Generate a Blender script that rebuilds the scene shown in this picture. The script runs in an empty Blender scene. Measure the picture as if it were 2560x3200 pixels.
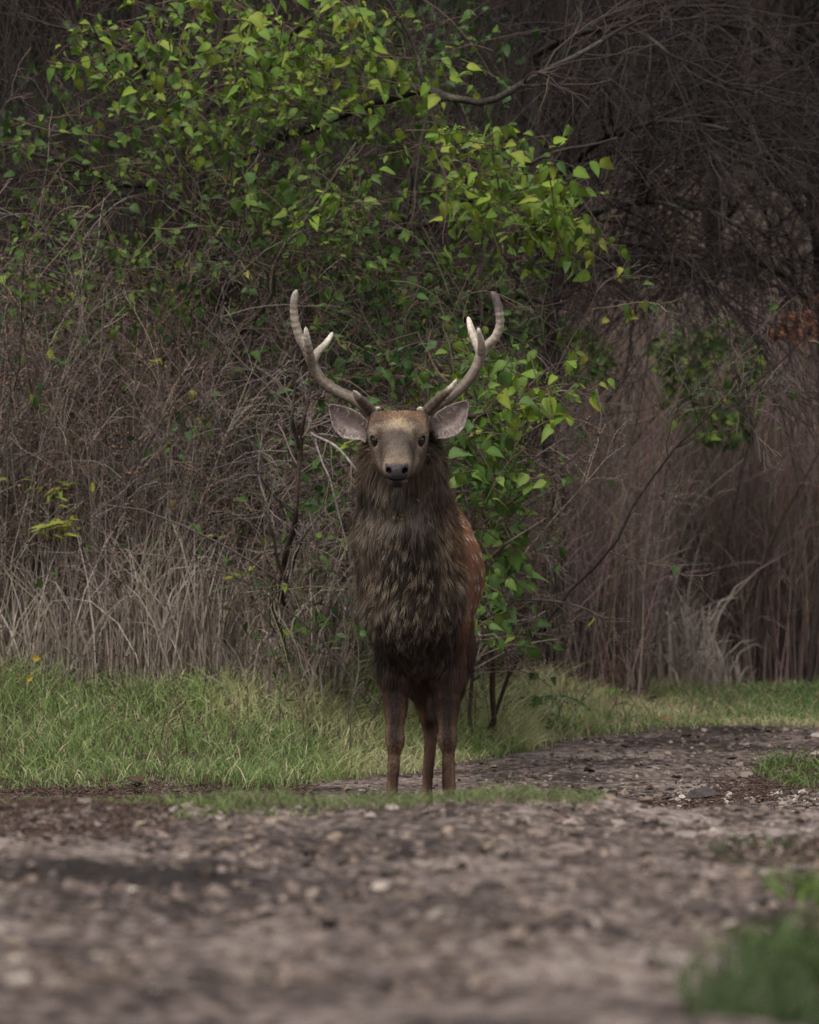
import bpy, bmesh, math
import numpy as np
from mathutils import Vector, Matrix

rng = np.random.default_rng(11)
SC = bpy.context.scene
COL = SC.collection
rad = math.radians

# ------------------------------------------------------------------ camera
FPX = 7500.0            # focal length in pixels of a 1024 px tall frame
CAM_H = 1.8
HORIZON = 300.0
PITCH = math.atan((512 - HORIZON) / FPX)
CAM_Y = -25.0
cam_data = bpy.data.cameras.new('camera')
cam = bpy.data.objects.new('camera', cam_data)
COL.objects.link(cam)
cam.location = (0, CAM_Y, CAM_H)
cam.rotation_euler = (math.pi / 2 - PITCH, 0, 0)
cam_data.sensor_fit = 'VERTICAL'
cam_data.sensor_height = 36
cam_data.sensor_width = 28.8
cam_data.lens = 36 * FPX / 1024
cam_data.clip_start = 0.5
cam_data.clip_end = 800
cam_data.dof.use_dof = True
cam_data.dof.focus_distance = 26.0
cam_data.dof.aperture_fstop = 0.2637 / 0.042
SC.camera = cam

# ------------------------------------------------------------------ overcast daylight
SUN_EL, SUN_AZ = rad(58), rad(200)     # azimuth clockwise from +Y: behind the camera, a little left
world = bpy.data.worlds.new('World')
SC.world = world
world.use_nodes = True
nt = world.node_tree
nt.nodes.clear()
sky = nt.nodes.new('ShaderNodeTexSky')
sky.sky_type = 'NISHITA'
sky.sun_disc = False
sky.sun_elevation = SUN_EL
sky.sun_rotation = SUN_AZ
sky.air_density = 1.0
sky.dust_density = 4.0
hs = nt.nodes.new('ShaderNodeHueSaturation')
hs.inputs['Saturation'].default_value = 0.22
bg = nt.nodes.new('ShaderNodeBackground')
bg.inputs['Strength'].default_value = 0.115
wo = nt.nodes.new('ShaderNodeOutputWorld')
nt.links.new(sky.outputs[0], hs.inputs['Color'])
nt.links.new(hs.outputs[0], bg.inputs['Color'])
nt.links.new(bg.outputs[0], wo.inputs['Surface'])

sd = bpy.data.lights.new('sun', 'SUN')
sd.energy = 1.5
sd.angle = rad(22)
sd.color = (1.0, 0.96, 0.9)
sun = bpy.data.objects.new('sun', sd)
COL.objects.link(sun)
sun.location = (0, 0, 30)
sv = Vector((math.sin(SUN_AZ) * math.cos(SUN_EL), math.cos(SUN_AZ) * math.cos(SUN_EL), math.sin(SUN_EL)))
sun.rotation_euler = sv.to_track_quat('Z', 'Y').to_euler()

SC.view_settings.view_transform = 'Standard'
SC.view_settings.look = 'None'
SC.view_settings.exposure = 0.80
SC.view_settings.gamma = 1.0
SC.view_settings.use_curve_mapping = False
SC.cycles.max_bounces = 6
SC.cycles.diffuse_bounces = 3
SC.cycles.transparent_max_bounces = 4
SC.cycles.caustics_reflective = False
SC.cycles.caustics_refractive = False
SC.render.filter_size = 1.1
SC.cycles.use_denoising = True
SC.cycles.denoiser = 'OPENIMAGEDENOISE'
SC.cycles.denoising_input_passes = 'RGB_ALBEDO_NORMAL'
SC.cycles.denoising_prefilter = 'NONE'

# ------------------------------------------------------------------ helpers
def at(px, py, y):
    """World point on the ray through a pixel of the 2560x3200 photograph, at world depth y."""
    px = np.asarray(px, float) * 0.32
    py = np.asarray(py, float) * 0.32
    a, b = px - 409.6, 512 - py
    cp, sp = math.cos(PITCH), math.sin(PITCH)
    ry = FPX * cp + b * sp
    rz = -FPX * sp + b * cp
    t = (np.asarray(y, float) - CAM_Y) / ry
    return np.stack(np.broadcast_arrays(a * t, y, CAM_H + rz * t), -1)

def atv(vx, vy, d):
    """The same for the 1725 px wide view of the photograph and a distance from the camera."""
    return at(np.asarray(vx, float) * 2560 / 1725, np.asarray(vy, float) * 2560 / 1725, np.asarray(d, float) + CAM_Y)

def sm(a, b, x):
    t = np.clip((x - a) / (b - a), 0, 1)
    return t * t * (3 - 2 * t)

def _hash(ix, iy, iz, seed):
    h = (ix.astype(np.int64) * 374761393 + iy.astype(np.int64) * 668265263 + iz.astype(np.int64) * 1274126177 + seed * 974634777) & 0xffffffff
    h = ((h ^ (h >> 13)) * 1103515245) & 0xffffffff
    h = ((h ^ (h >> 15)) * 2246822519) & 0xffffffff
    return ((h ^ (h >> 16)) & 0xffff) / 65535.0

def noise3(p, scale, seed=0):
    q = np.asarray(p, float) * scale
    i = np.floor(q).astype(np.int64)
    f = q - i
    f = f * f * (3 - 2 * f)
    out = 0
    for dx in (0, 1):
        for dy in (0, 1):
            for dz in (0, 1):
                w = (f[..., 0] if dx else 1 - f[..., 0]) * (f[..., 1] if dy else 1 - f[..., 1]) * (f[..., 2] if dz else 1 - f[..., 2])
                out = out + w * _hash(i[..., 0] + dx, i[..., 1] + dy, i[..., 2] + dz, seed)
    return out

def noise2(x, y, scale, seed=0):
    return noise3(np.stack([x, y, np.zeros_like(x)], -1), scale, seed)

def unit(v):
    return v / np.maximum(np.linalg.norm(v, axis=-1, keepdims=True), 1e-9)

def make_mesh(name, V, faces, mat=None, col=None, smooth=True):
    """faces: list of (M,3) or (M,4) index arrays; col: (N,3) or (N,4) per-vertex colour."""
    me = bpy.data.meshes.new(name)
    V = np.asarray(V, np.float32).reshape(-1, 3)
    faces = [np.asarray(f, np.int32) for f in faces if len(f)]
    me.vertices.add(len(V))
    me.vertices.foreach_set('co', V.ravel())
    nl = sum(f.size for f in faces)
    nf = sum(len(f) for f in faces)
    me.loops.add(nl)
    me.polygons.add(nf)
    me.loops.foreach_set('vertex_index', np.concatenate([f.ravel() for f in faces]))
    st, o = [], 0
    for f in faces:
        k = f.shape[1]
        st.append(o + np.arange(len(f)) * k)
        o += f.size
    me.polygons.foreach_set('loop_start', np.concatenate(st).astype(np.int32))
    me.polygons.foreach_set('use_smooth', np.full(nf, bool(smooth)))
    me.update(calc_edges=True)
    if col is not None:
        col = np.asarray(col, np.float32)
        if col.shape[1] == 3:
            col = np.concatenate([col, np.ones((len(col), 1), np.float32)], 1)
        at_ = me.color_attributes.new('Col', 'FLOAT_COLOR', 'POINT')
        at_.data.foreach_set('color', col.ravel())
    if mat is not None:
        me.materials.append(mat)
    return me

def link(name, me, parent=None, loc=(0, 0, 0), kind=None):
    o = bpy.data.objects.new(name, me)
    o.location = loc
    COL.objects.link(o)
    if parent is not None:
        o.parent = parent
    if kind:
        o['kind'] = kind
    return o

def thing(name, label, cat, loc=(0, 0, 0), group=None):
    o = bpy.data.objects.new(name, None)
    o.empty_display_size = 0.1
    o.location = loc
    COL.objects.link(o)
    return tag(o, label, cat, group)

def tag(o, label, cat, group=None):
    o['label'] = label
    o['category'] = cat
    if group:
        o['group'] = group
    return o

def part(name, parent, V, faces, mat, col=None, smooth=True, kind=None):
    """A part given in world coordinates, under an Empty that stands at its location."""
    base = np.array(parent.location)
    return link(name, make_mesh(name, np.asarray(V) - base, faces, mat, col, smooth), parent, kind=kind)

def join(chunks):
    """chunks: list of (V, [faces], col) -> one (V, faces, col)."""
    Vs, F3, F4, Cs, o = [], [], [], [], 0
    for V, faces, col in chunks:
        V = np.asarray(V).reshape(-1, 3)
        if not len(V):
            continue
        Vs.append(V)
        Cs.append(np.asarray(col)[:, :3] if col is not None else np.ones((len(V), 3)))
        for f in faces:
            if len(f):
                (F3 if f.shape[1] == 3 else F4).append(np.asarray(f) + o)
        o += len(V)
    return np.concatenate(Vs), [np.concatenate(F) for F in (F3, F4) if F], np.concatenate(Cs)

def tubes(P, R, sides=4, col=None, cap=True):
    """P (N,n,3) polylines, R (N,n) radii, col (N,3) or (N,n,3) -> (V, faces, col)."""
    P = np.asarray(P, float)
    R = np.asarray(R, float)
    N, n, _ = P.shape
    T = unit(np.gradient(P, axis=1))
    ref = np.zeros((N, 1, 3))
    ref[..., 0] = 0.31; ref[..., 1] = 0.87; ref[..., 2] = 0.38
    A = unit(np.cross(T, ref))
    B = np.cross(T, A)
    ang = np.arange(sides) * 2 * math.pi / sides
    ring = P[:, :, None, :] + R[:, :, None, None] * (np.cos(ang)[:, None] * A[:, :, None, :] + np.sin(ang)[:, None] * B[:, :, None, :])
    V = ring.reshape(-1, 3)
    i = np.arange(N)[:, None, None] * (n * sides) + np.arange(n - 1)[None, :, None] * sides
    k = np.arange(sides)[None, None, :]
    k2 = (k + 1) % sides
    F = np.stack([i + k, i + k2, i + sides + k2, i + sides + k], -1).reshape(-1, 4)
    if col is None:
        C = None
    else:
        col = np.asarray(col, float)
        if col.ndim == 1:
            col = np.broadcast_to(col, (N, 3))
        if col.ndim == 2:
            col = np.broadcast_to(col[:, None, :], (N, n, 3))
        C = np.repeat(col.reshape(-1, 3), sides, 0)
    return V, [F], C

def resample(pts, n):
    """A smooth polyline of n points through pts (Catmull-Rom)."""
    p = np.asarray(pts, float)
    q = np.vstack([2 * p[0] - p[1], p, 2 * p[-1] - p[-2]])
    t = np.linspace(0, len(p) - 1 - 1e-6, n)
    i = t.astype(int)
    f = (t - i)[:, None]
    a, b, c, d = q[i], q[i + 1], q[i + 2], q[i + 3]
    return 0.5 * (2 * b + (c - a) * f + (2 * a - 5 * b + 4 * c - d) * f ** 2 + (3 * b - a - 3 * c + d) * f ** 3)

# ------------------------------------------------------------------ materials
def new_mat(name):
    m = bpy.data.materials.new(name)
    m.use_nodes = True
    t = m.node_tree
    return m, t, t.nodes['Principled BSDF'], t.nodes['Material Output']

def vcol_mat(name, rough=0.8, spec=0.25, noise_scale=None, noise_amt=0.35, bump=0.0, bump_scale=60, translucent=0.0, alpha_gloss=False):
    """Material that takes its own colour per vertex, with optional fine mottling and relief."""
    m, t, b, out = new_mat(name)
    a = t.nodes.new('ShaderNodeVertexColor')
    a.layer_name = 'Col'
    src = a.outputs['Color']
    tc = t.nodes.new('ShaderNodeTexCoord')
    if noise_scale:
        n = t.nodes.new('ShaderNodeTexNoise')
        n.inputs['Scale'].default_value = noise_scale
        n.inputs['Detail'].default_value = 4
        t.links.new(tc.outputs['Object'], n.inputs['Vector'])
        r = t.nodes.new('ShaderNodeMapRange')
        r.inputs['From Min'].default_value = 0.3
        r.inputs['From Max'].default_value = 0.7
        r.inputs['To Min'].default_value = 1 - noise_amt
        r.inputs['To Max'].default_value = 1 + noise_amt
        t.links.new(n.outputs['Fac'], r.inputs['Value'])
        mx = t.nodes.new('ShaderNodeVectorMath')
        mx.operation = 'SCALE'
        t.links.new(src, mx.inputs[0])
        t.links.new(r.outputs[0], mx.inputs['Scale'])
        src = mx.outputs[0]
    t.links.new(src, b.inputs['Base Color'])
    b.inputs['Roughness'].default_value = rough
    b.inputs['Specular IOR Level'].default_value = spec
    if alpha_gloss:
        r = t.nodes.new('ShaderNodeMapRange')
        r.inputs['To Min'].default_value = 0.25
        r.inputs['To Max'].default_value = rough
        t.links.new(a.outputs['Alpha'], r.inputs['Value'])
        t.links.new(r.outputs[0], b.inputs['Roughness'])
    if bump:
        n2 = t.nodes.new('ShaderNodeTexNoise')
        n2.inputs['Scale'].default_value = bump_scale
        n2.inputs['Detail'].default_value = 5
        t.links.new(tc.outputs['Object'], n2.inputs['Vector'])
        bp = t.nodes.new('ShaderNodeBump')
        bp.inputs['Strength'].default_value = bump
        bp.inputs['Distance'].default_value = 0.01
        t.links.new(n2.outputs['Fac'], bp.inputs['Height'])
        t.links.new(bp.outputs[0], b.inputs['Normal'])
    if translucent:
        tr = t.nodes.new('ShaderNodeBsdfTranslucent')
        t.links.new(src, tr.inputs['Color'])
        ms = t.nodes.new('ShaderNodeMixShader')
        ms.inputs[0].default_value = translucent
        t.links.new(b.outputs[0], ms.inputs[1])
        t.links.new(tr.outputs[0], ms.inputs[2])
        t.links.new(ms.outputs[0], out.inputs['Surface'])
    return m

def earth_mat(name, stops, scale, detail_scale, bump, rough=0.9, fine=0.45):
    """Mottled earth: broad patches from a colour ramp, finer grain on top."""
    m, t, b, out = new_mat(name)
    tc = t.nodes.new('ShaderNodeTexCoord')
    n1 = t.nodes.new('ShaderNodeTexNoise')
    n1.inputs['Scale'].default_value = scale
    n1.inputs['Detail'].default_value = 6
    n1.inputs['Roughness'].default_value = 0.62
    n2 = t.nodes.new('ShaderNodeTexNoise')
    n2.inputs['Scale'].default_value = detail_scale
    n2.inputs['Detail'].default_value = 5
    v = t.nodes.new('ShaderNodeTexVoronoi')
    v.inputs['Scale'].default_value = detail_scale * 1.6
    for n in (n1, n2, v):
        t.links.new(tc.outputs['Object'], n.inputs['Vector'])
    mx = t.nodes.new('ShaderNodeMix')
    mx.inputs['Factor'].default_value = fine
    t.links.new(n1.outputs['Fac'], mx.inputs['A'])
    t.links.new(n2.outputs['Fac'], mx.inputs['B'])
    r = t.nodes.new('ShaderNodeValToRGB')
    e = r.color_ramp.elements
    e[0].position, e[0].color = stops[0][0], (*stops[0][1], 1)
    e[1].position, e[1].color = stops[-1][0], (*stops[-1][1], 1)
    for p_, c_ in stops[1:-1]:
        k = e.new(p_)
        k.color = (*c_, 1)
    t.links.new(mx.outputs['Result'], r.inputs[0])
    t.links.new(r.outputs[0], b.inputs['Base Color'])
    b.inputs['Roughness'].default_value = rough
    b.inputs['Specular IOR Level'].default_value = 0.2
    ad = t.nodes.new('ShaderNodeMath')
    ad.operation = 'ADD'
    t.links.new(n2.outputs['Fac'], ad.inputs[0])
    t.links.new(v.outputs['Distance'], ad.inputs[1])
    bp = t.nodes.new('ShaderNodeBump')
    bp.inputs['Strength'].default_value = bump
    bp.inputs['Distance'].default_value = 0.03
    t.links.new(ad.outputs[0], bp.inputs['Height'])
    t.links.new(bp.outputs[0], b.inputs['Normal'])
    return m

M_road = earth_mat('gravel_earth', [(0.415, (0.016, 0.011, 0.009)), (0.48, (0.058, 0.041, 0.035)), (0.535, (0.132, 0.100, 0.086)), (0.612, (0.25, 0.204, 0.178))], 1.2, 28, 0.6, fine=0.44)
M_shaded_mould = earth_mat('shaded_mould', [(0.32, (0.007, 0.005, 0.004)), (0.5, (0.015, 0.0105, 0.008)), (0.68, (0.032, 0.022, 0.016))], 2.0, 12, 0.8)  # near-black mould: shade of the wood put into its colour
M_soil = earth_mat('forest_soil', [(0.32, (0.018, 0.012, 0.009)), (0.5, (0.05, 0.034, 0.024)), (0.68, (0.10, 0.075, 0.05))], 2.0, 30, 0.8)
M_stone = vcol_mat('stone', 0.85, 0.25, 90, 0.3, 0.5, 120)
M_bark = vcol_mat('bark', 0.9, 0.15, 70, 0.4, 0.5, 120)
M_twig = vcol_mat('twig', 0.85, 0.2)
M_leaf = vcol_mat('leaf', 0.62, 0.2, 45, 0.22, translucent=0.3)
M_grass = vcol_mat('grass', 0.6, 0.25, translucent=0.25)
M_coat = vcol_mat('coat', 0.75, 0.18)
M_skin = vcol_mat('hide', 0.8, 0.15, 160, 0.3, 0.4, 220, alpha_gloss=True)
M_antler = vcol_mat('antler', 0.55, 0.3, 60, 0.15, 0.25, 160)
M_ear = vcol_mat('ear', 0.8, 0.15, 60, 0.15)
M_horn = vcol_mat('horn', 0.45, 0.4)
m_, t_, b_, _ = new_mat('eye')
b_.inputs['Base Color'].default_value = (0.008, 0.006, 0.005, 1)
b_.inputs['Roughness'].default_value = 0.06
M_eye = m_
# ================================================================== THE LAY OF THE LAND
EDGE_X = np.array([-60, -2.0, -0.46, -0.2, 0.26, 0.65, 1.07, 1.73, 4.0, 60])
EDGE_D = np.array([27.2, 27.4, 27.6, 28.3, 29.2, 30.5, 31.4, 31.8, 33.5, 60])

def road_edge(x):
    return np.interp(x, EDGE_X, EDGE_D)

def gz(x, y, rough=True):
    x = np.asarray(x, float)
    y = np.asarray(y, float)
    d = y - CAM_Y
    crest = 20.5
    ch = 0.412 - 0.035 * sm(0.2, 1.4, x) - 0.02 * sm(-0.6, -1.6, x) + 0.010 * np.sin(x * 5.1 + 0.6)
    fore = ch + (crest - np.clip(d, 9, crest)) * 0.0374
    z = np.where(d < crest, fore, ch * (1 - sm(crest - 0.15, crest + 2.6, d)))
    left = sm(1.0, -0.5, x)
    z = z + 0.28 * left * sm(0, 1, (d - road_edge(np.minimum(x, 1.2)) + .2) / 2.6) - 0.04 * (1 - left) * sm(32, 36, d)
    z = z + 0.33 * np.clip(d - 50, 0, 80) * sm(50, 56, d)  # slope added behind the wood to close off the sky
    if rough:
        k = sm(23.5, 20.5, d)
        z = z + (noise2(x, y, 2.2, 3) - 0.5) * (0.03 + 0.030 * k) + (noise2(x, y, 7, 5) - 0.5) * (0.012 + 0.016 * k) + (noise2(x, y, 19, 8) - 0.5) * (0.010 + 0.004 * k)
    return z

def axis(parts):
    out = []
    for a, b, n in parts:
        out.append(np.linspace(a, b, n, endpoint=False))
    out.append([parts[-1][1]])
    return np.concatenate(out)

gx = axis([(-70, -10, 16), (-10, -2.6, 24), (-2.6, 2.6, 150), (2.6, 10, 24), (10, 70, 16)])
gd = axis([(-25, 9, 18), (9, 21.5, 240), (21.5, 33, 180), (33, 50, 60), (50, 130, 40)])
GX, GD = np.meshgrid(gx, gd)
GZ = gz(GX, GD + CAM_Y)
GV = np.stack([GX, GD + CAM_Y, GZ], -1).reshape(-1, 3)
ny_, nx_ = GX.shape
ii = (np.arange(ny_ - 1)[:, None] * nx_ + np.arange(nx_ - 1)[None, :]).ravel()
GF = np.stack([ii, ii + 1, ii + 1 + nx_, ii + nx_], -1)
ctr = GV[GF].mean(1)
cx_, cd_ = ctr[:, 0], ctr[:, 1] - CAM_Y
wob = (noise2(cx_, cd_, 3.0, 21) - 0.5) * 0.5
isroad = (cd_ + wob < road_edge(cx_)) & (np.abs(cx_) < 14)

def sub_mesh(mask):
    f = GF[mask]
    u, inv = np.unique(f, return_inverse=True)
    return GV[u], [inv.reshape(-1, 4)]

v_, f_ = sub_mesh(isroad)
road = link('dirt_road', make_mesh('dirt_road', v_, f_, M_road), kind='structure')
v_, f_ = sub_mesh(cd_ > 49.5)
link('backing_slope', make_mesh('backing_slope', v_, f_, M_shaded_mould), kind='structure')  # added slope that blocks the sky between the stems
v_, f_ = sub_mesh(~isroad & (cd_ <= 49.5))
soil = link('ground', make_mesh('ground', v_, f_, M_soil), kind='structure')

# ---- stones: angular hulls that share a few meshes
def hull(seed, flat=0.65):
    r = np.random.default_rng(seed)
    bm = bmesh.new()
    for p in unit(r.normal(size=(13, 3))) * r.uniform(0.8, 1.1, (13, 1)) * np.array([1, 0.8, flat]):
        bm.verts.new(p)
    res = bmesh.ops.convex_hull(bm, input=bm.verts)
    bmesh.ops.delete(bm, geom=[g for g in res['geom_interior'] if isinstance(g, bmesh.types.BMVert)], context='VERTS')
    bmesh.ops.triangulate(bm, faces=bm.faces)
    bm.verts.index_update()
    V = np.array([v.co[:] for v in bm.verts])
    F = np.array([[v.index for v in f.verts] for f in bm.faces])
    bm.free()
    return V, F

HULLS = [hull(40 + i, 0.5 + 0.06 * (i % 5)) for i in range(10)]
STONE_COLS = np.array([(0.135, 0.100, 0.083), (0.19, 0.150, 0.127), (0.095, 0.068, 0.055), (0.27, 0.225, 0.19), (0.045, 0.032, 0.026), (0.17, 0.128, 0.098), (0.125, 0.098, 0.088), (0.38, 0.335, 0.29), (0.20, 0.15, 0.11), (0.070, 0.054, 0.046)])
STONE_MESH = [make_mesh('stone', V, [F], M_stone, np.tile(STONE_COLS[i], (len(V), 1)), smooth=False) for i, (V, F) in enumerate(HULLS)]

def rand_rot(n, r, tilt=math.pi):
    """(n,3,3): a turn about z, then a tilt up to `tilt` about a random level axis."""
    a = r.uniform(0, 2 * math.pi, n)
    ca, sa = np.cos(a), np.sin(a)
    Z = np.zeros((n, 3, 3)); Z[:, 0, 0] = ca; Z[:, 0, 1] = -sa; Z[:, 1, 0] = sa; Z[:, 1, 1] = ca; Z[:, 2, 2] = 1
    b = r.uniform(-tilt, tilt, n); c = r.uniform(0, 2 * math.pi, n)
    ux, uy = np.cos(c), np.sin(c)
    cb, sb = np.cos(b), np.sin(b)
    K = np.zeros((n, 3, 3))
    K[:, 0, 0] = cb + ux * ux * (1 - cb); K[:, 0, 1] = ux * uy * (1 - cb); K[:, 0, 2] = uy * sb
    K[:, 1, 0] = ux * uy * (1 - cb); K[:, 1, 1] = cb + uy * uy * (1 - cb); K[:, 1, 2] = -ux * sb
    K[:, 2, 0] = -uy * sb; K[:, 2, 1] = ux * sb; K[:, 2, 2] = cb
    return K @ Z

def on_ground(n, r, d0, d1, margin=0.15, power=1.0):
    d = d0 + (d1 - d0) * r.random(n) ** power
    hw = d * 409.6 / FPX + margin
    x = r.uniform(-1, 1, n) * hw
    return x, d

r_ = np.random.default_rng(5)
xs, ds, sz = [], [], []
for d0, d1, n, s0, s1, pw in ((11.3, 20.4, 150, 0.014, 0.034, 1.0), (23.6, 31.5, 150, 0.020, 0.042, 1.0)):
    k = 0
    while k < n:
        x, d = on_ground(1, r_, d0, d1, 0.0, pw)
        if d[0] > 21 and (x[0] < -0.55 or d[0] > road_edge(x[0]) - 0.05):
            continue
        if d[0] > 21 and r_.random() > 0.25 + 0.75 * sm(-0.1, 1.2, x[0]):
            continue
        xs.append(x[0]); ds.append(d[0]); sz.append(s0 * (s1 / s0) ** (r_.random() ** 1.8)); k += 1
for i, (x, d, s) in enumerate(zip(xs, ds, sz)):
    o = link('stone', STONE_MESH[int(r_.choice(10, p=[.18, .12, .18, .05, .15, .08, .1, .02, .02, .1]))], road)
    o.location = (x, d + CAM_Y, float(gz(x, d + CAM_Y)) + s * 0.15)
    o.rotation_euler = (r_.uniform(-.3, .3), r_.uniform(-.3, .3), r_.uniform(0, 6.28))
    o.scale = (s * r_.uniform(.8, 1.3), s * r_.uniform(.8, 1.2), s * r_.uniform(.6, 1.0))

def scatter_hulls(x, d, s, r, cols, ci):
    y = d + CAM_Y
    pos = np.stack([x, y, gz(x, y) + s * 0.12], -1)
    hid = r.integers(0, len(HULLS), len(x))
    out = []
    for h, (V, F) in enumerate(HULLS):
        m = hid == h
        n = m.sum()
        if not n:
            continue
        Q = rand_rot(n, r, 0.5) * s[m][:, None, None]
        W = np.einsum('nij,kj->nki', Q, V) + pos[m][:, None, :]
        FF = (F[None] + (np.arange(n) * len(V))[:, None, None]).reshape(-1, 3)
        C = np.repeat(cols[ci[m]] * r.uniform(.75, 1.2, (n, 1)), len(V), 0)
        out.append((W.reshape(-1, 3), [FF], C))
    return join(out)

gr = np.random.default_rng(17)
x1, d1 = on_ground(9000, gr, 11.2, 20.9, 0.2)
s1 = 0.006 * (4.6 ** (gr.random(9000) ** 2.2))
keep = noise2(x1, d1, 1.6, 31) + 0.35 * gr.random(9000) > 0.48
x1, d1, s1 = x1[keep], d1[keep], s1[keep]
x2, d2 = on_ground(9000, gr, 22.6, 33, 0.2)
keep = (d2 < road_edge(x2) + 0.1) & (gr.random(9000) < 0.12 + 0.88 * sm(-0.6, 0.5, x2))
x2, d2 = x2[keep], d2[keep]
s2 = 0.006 * (3.2 ** (gr.random(len(x2)) ** 1.8))
# the heap of pale rubble along the near right edge
x3 = gr.uniform(0.85, 1.75, 1300); d3 = gr.uniform(23.3, 27.2, 1300); s3 = 0.008 * (3.5 ** (gr.random(1300) ** 1.6))
keep = gr.random(1300) < sm(0.8, 1.15, x3)
x3, d3, s3 = x3[keep], d3[keep], s3[keep]
xc, dc = on_ground(700, gr, 19.6, 20.75, 0.1); sc_ = 0.007 * (4.6 ** (gr.random(700) ** 2)); kc = gr.random(700) < .4 + .6 * sm(-.2, .6, xc)
x1, d1, s1 = np.r_[x1, xc[kc]], np.r_[d1, dc[kc]], np.r_[s1, sc_[kc]]
c12 = gr.choice(len(STONE_COLS), len(x1) + len(x2), p=[.2, .12, .2, .025, .175, .1, .1, .0, .02, .06])
c3 = gr.choice(len(STONE_COLS), len(x3), p=[.1, .22, .1, .22, .06, .07, .08, .1, .02, .03])
V, F, C = scatter_hulls(np.r_[x1, x2, x3], np.r_[d1, d2, d3], np.r_[s1, s2, s3], gr, STONE_COLS, np.r_[c12, c3])
link('gravel', make_mesh('gravel', V, F, M_stone, C, smooth=False), road, kind='stuff')
# ================================================================== THE STAG
def smin(a, b, k):
    h = np.clip(0.5 + 0.5 * (b - a) / k, 0, 1)
    return b + (a - b) * h - k * h * (1 - h)

class Ell:
    def __init__(s, c, r, pitch=0.0, yaw=0.0, k=0.05, sub=False):
        s.c = np.array(c, float); s.r = np.array(r, float); s.k = k; s.sub = sub
        cp, sp, cy, sy = math.cos(pitch), math.sin(pitch), math.cos(yaw), math.sin(yaw)
        X = np.array([[1, 0, 0], [0, cp, -sp], [0, sp, cp]])
        Zr = np.array([[cy, -sy, 0], [sy, cy, 0], [0, 0, 1]])
        s.M = (Zr @ X).T
        e = max(s.r)
        s.lo, s.hi = s.c - e, s.c + e
    def d(s, p):
        q = (p - s.c) @ s.M.T
        k0 = np.linalg.norm(q / s.r, axis=-1)
        k1 = np.linalg.norm(q / s.r ** 2, axis=-1)
        return k0 * (k0 - 1) / np.maximum(k1, 1e-6)

class Cone:
    def __init__(s, a, b, ra, rb, k=0.02, sub=False):
        s.a = np.array(a, float); s.b = np.array(b, float); s.ra, s.rb, s.k, s.sub = ra, rb, k, sub
        s.lo = np.minimum(s.a - ra, s.b - rb); s.hi = np.maximum(s.a + ra, s.b + rb)
    def d(s, p):
        ab = s.b - s.a
        t = np.clip(((p - s.a) @ ab) / max(ab @ ab, 1e-9), 0, 1)
        return np.linalg.norm(p - s.a - t[..., None] * ab, axis=-1) - (s.ra + (s.rb - s.ra) * t)

def sdf(p, prims):
    out = np.full(p.shape[:-1], 10.0)
    for q in prims:
        dd = q.d(p)
        out = -smin(-out, dd, q.k) if q.sub else smin(out, dd, q.k)
    return out

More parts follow.
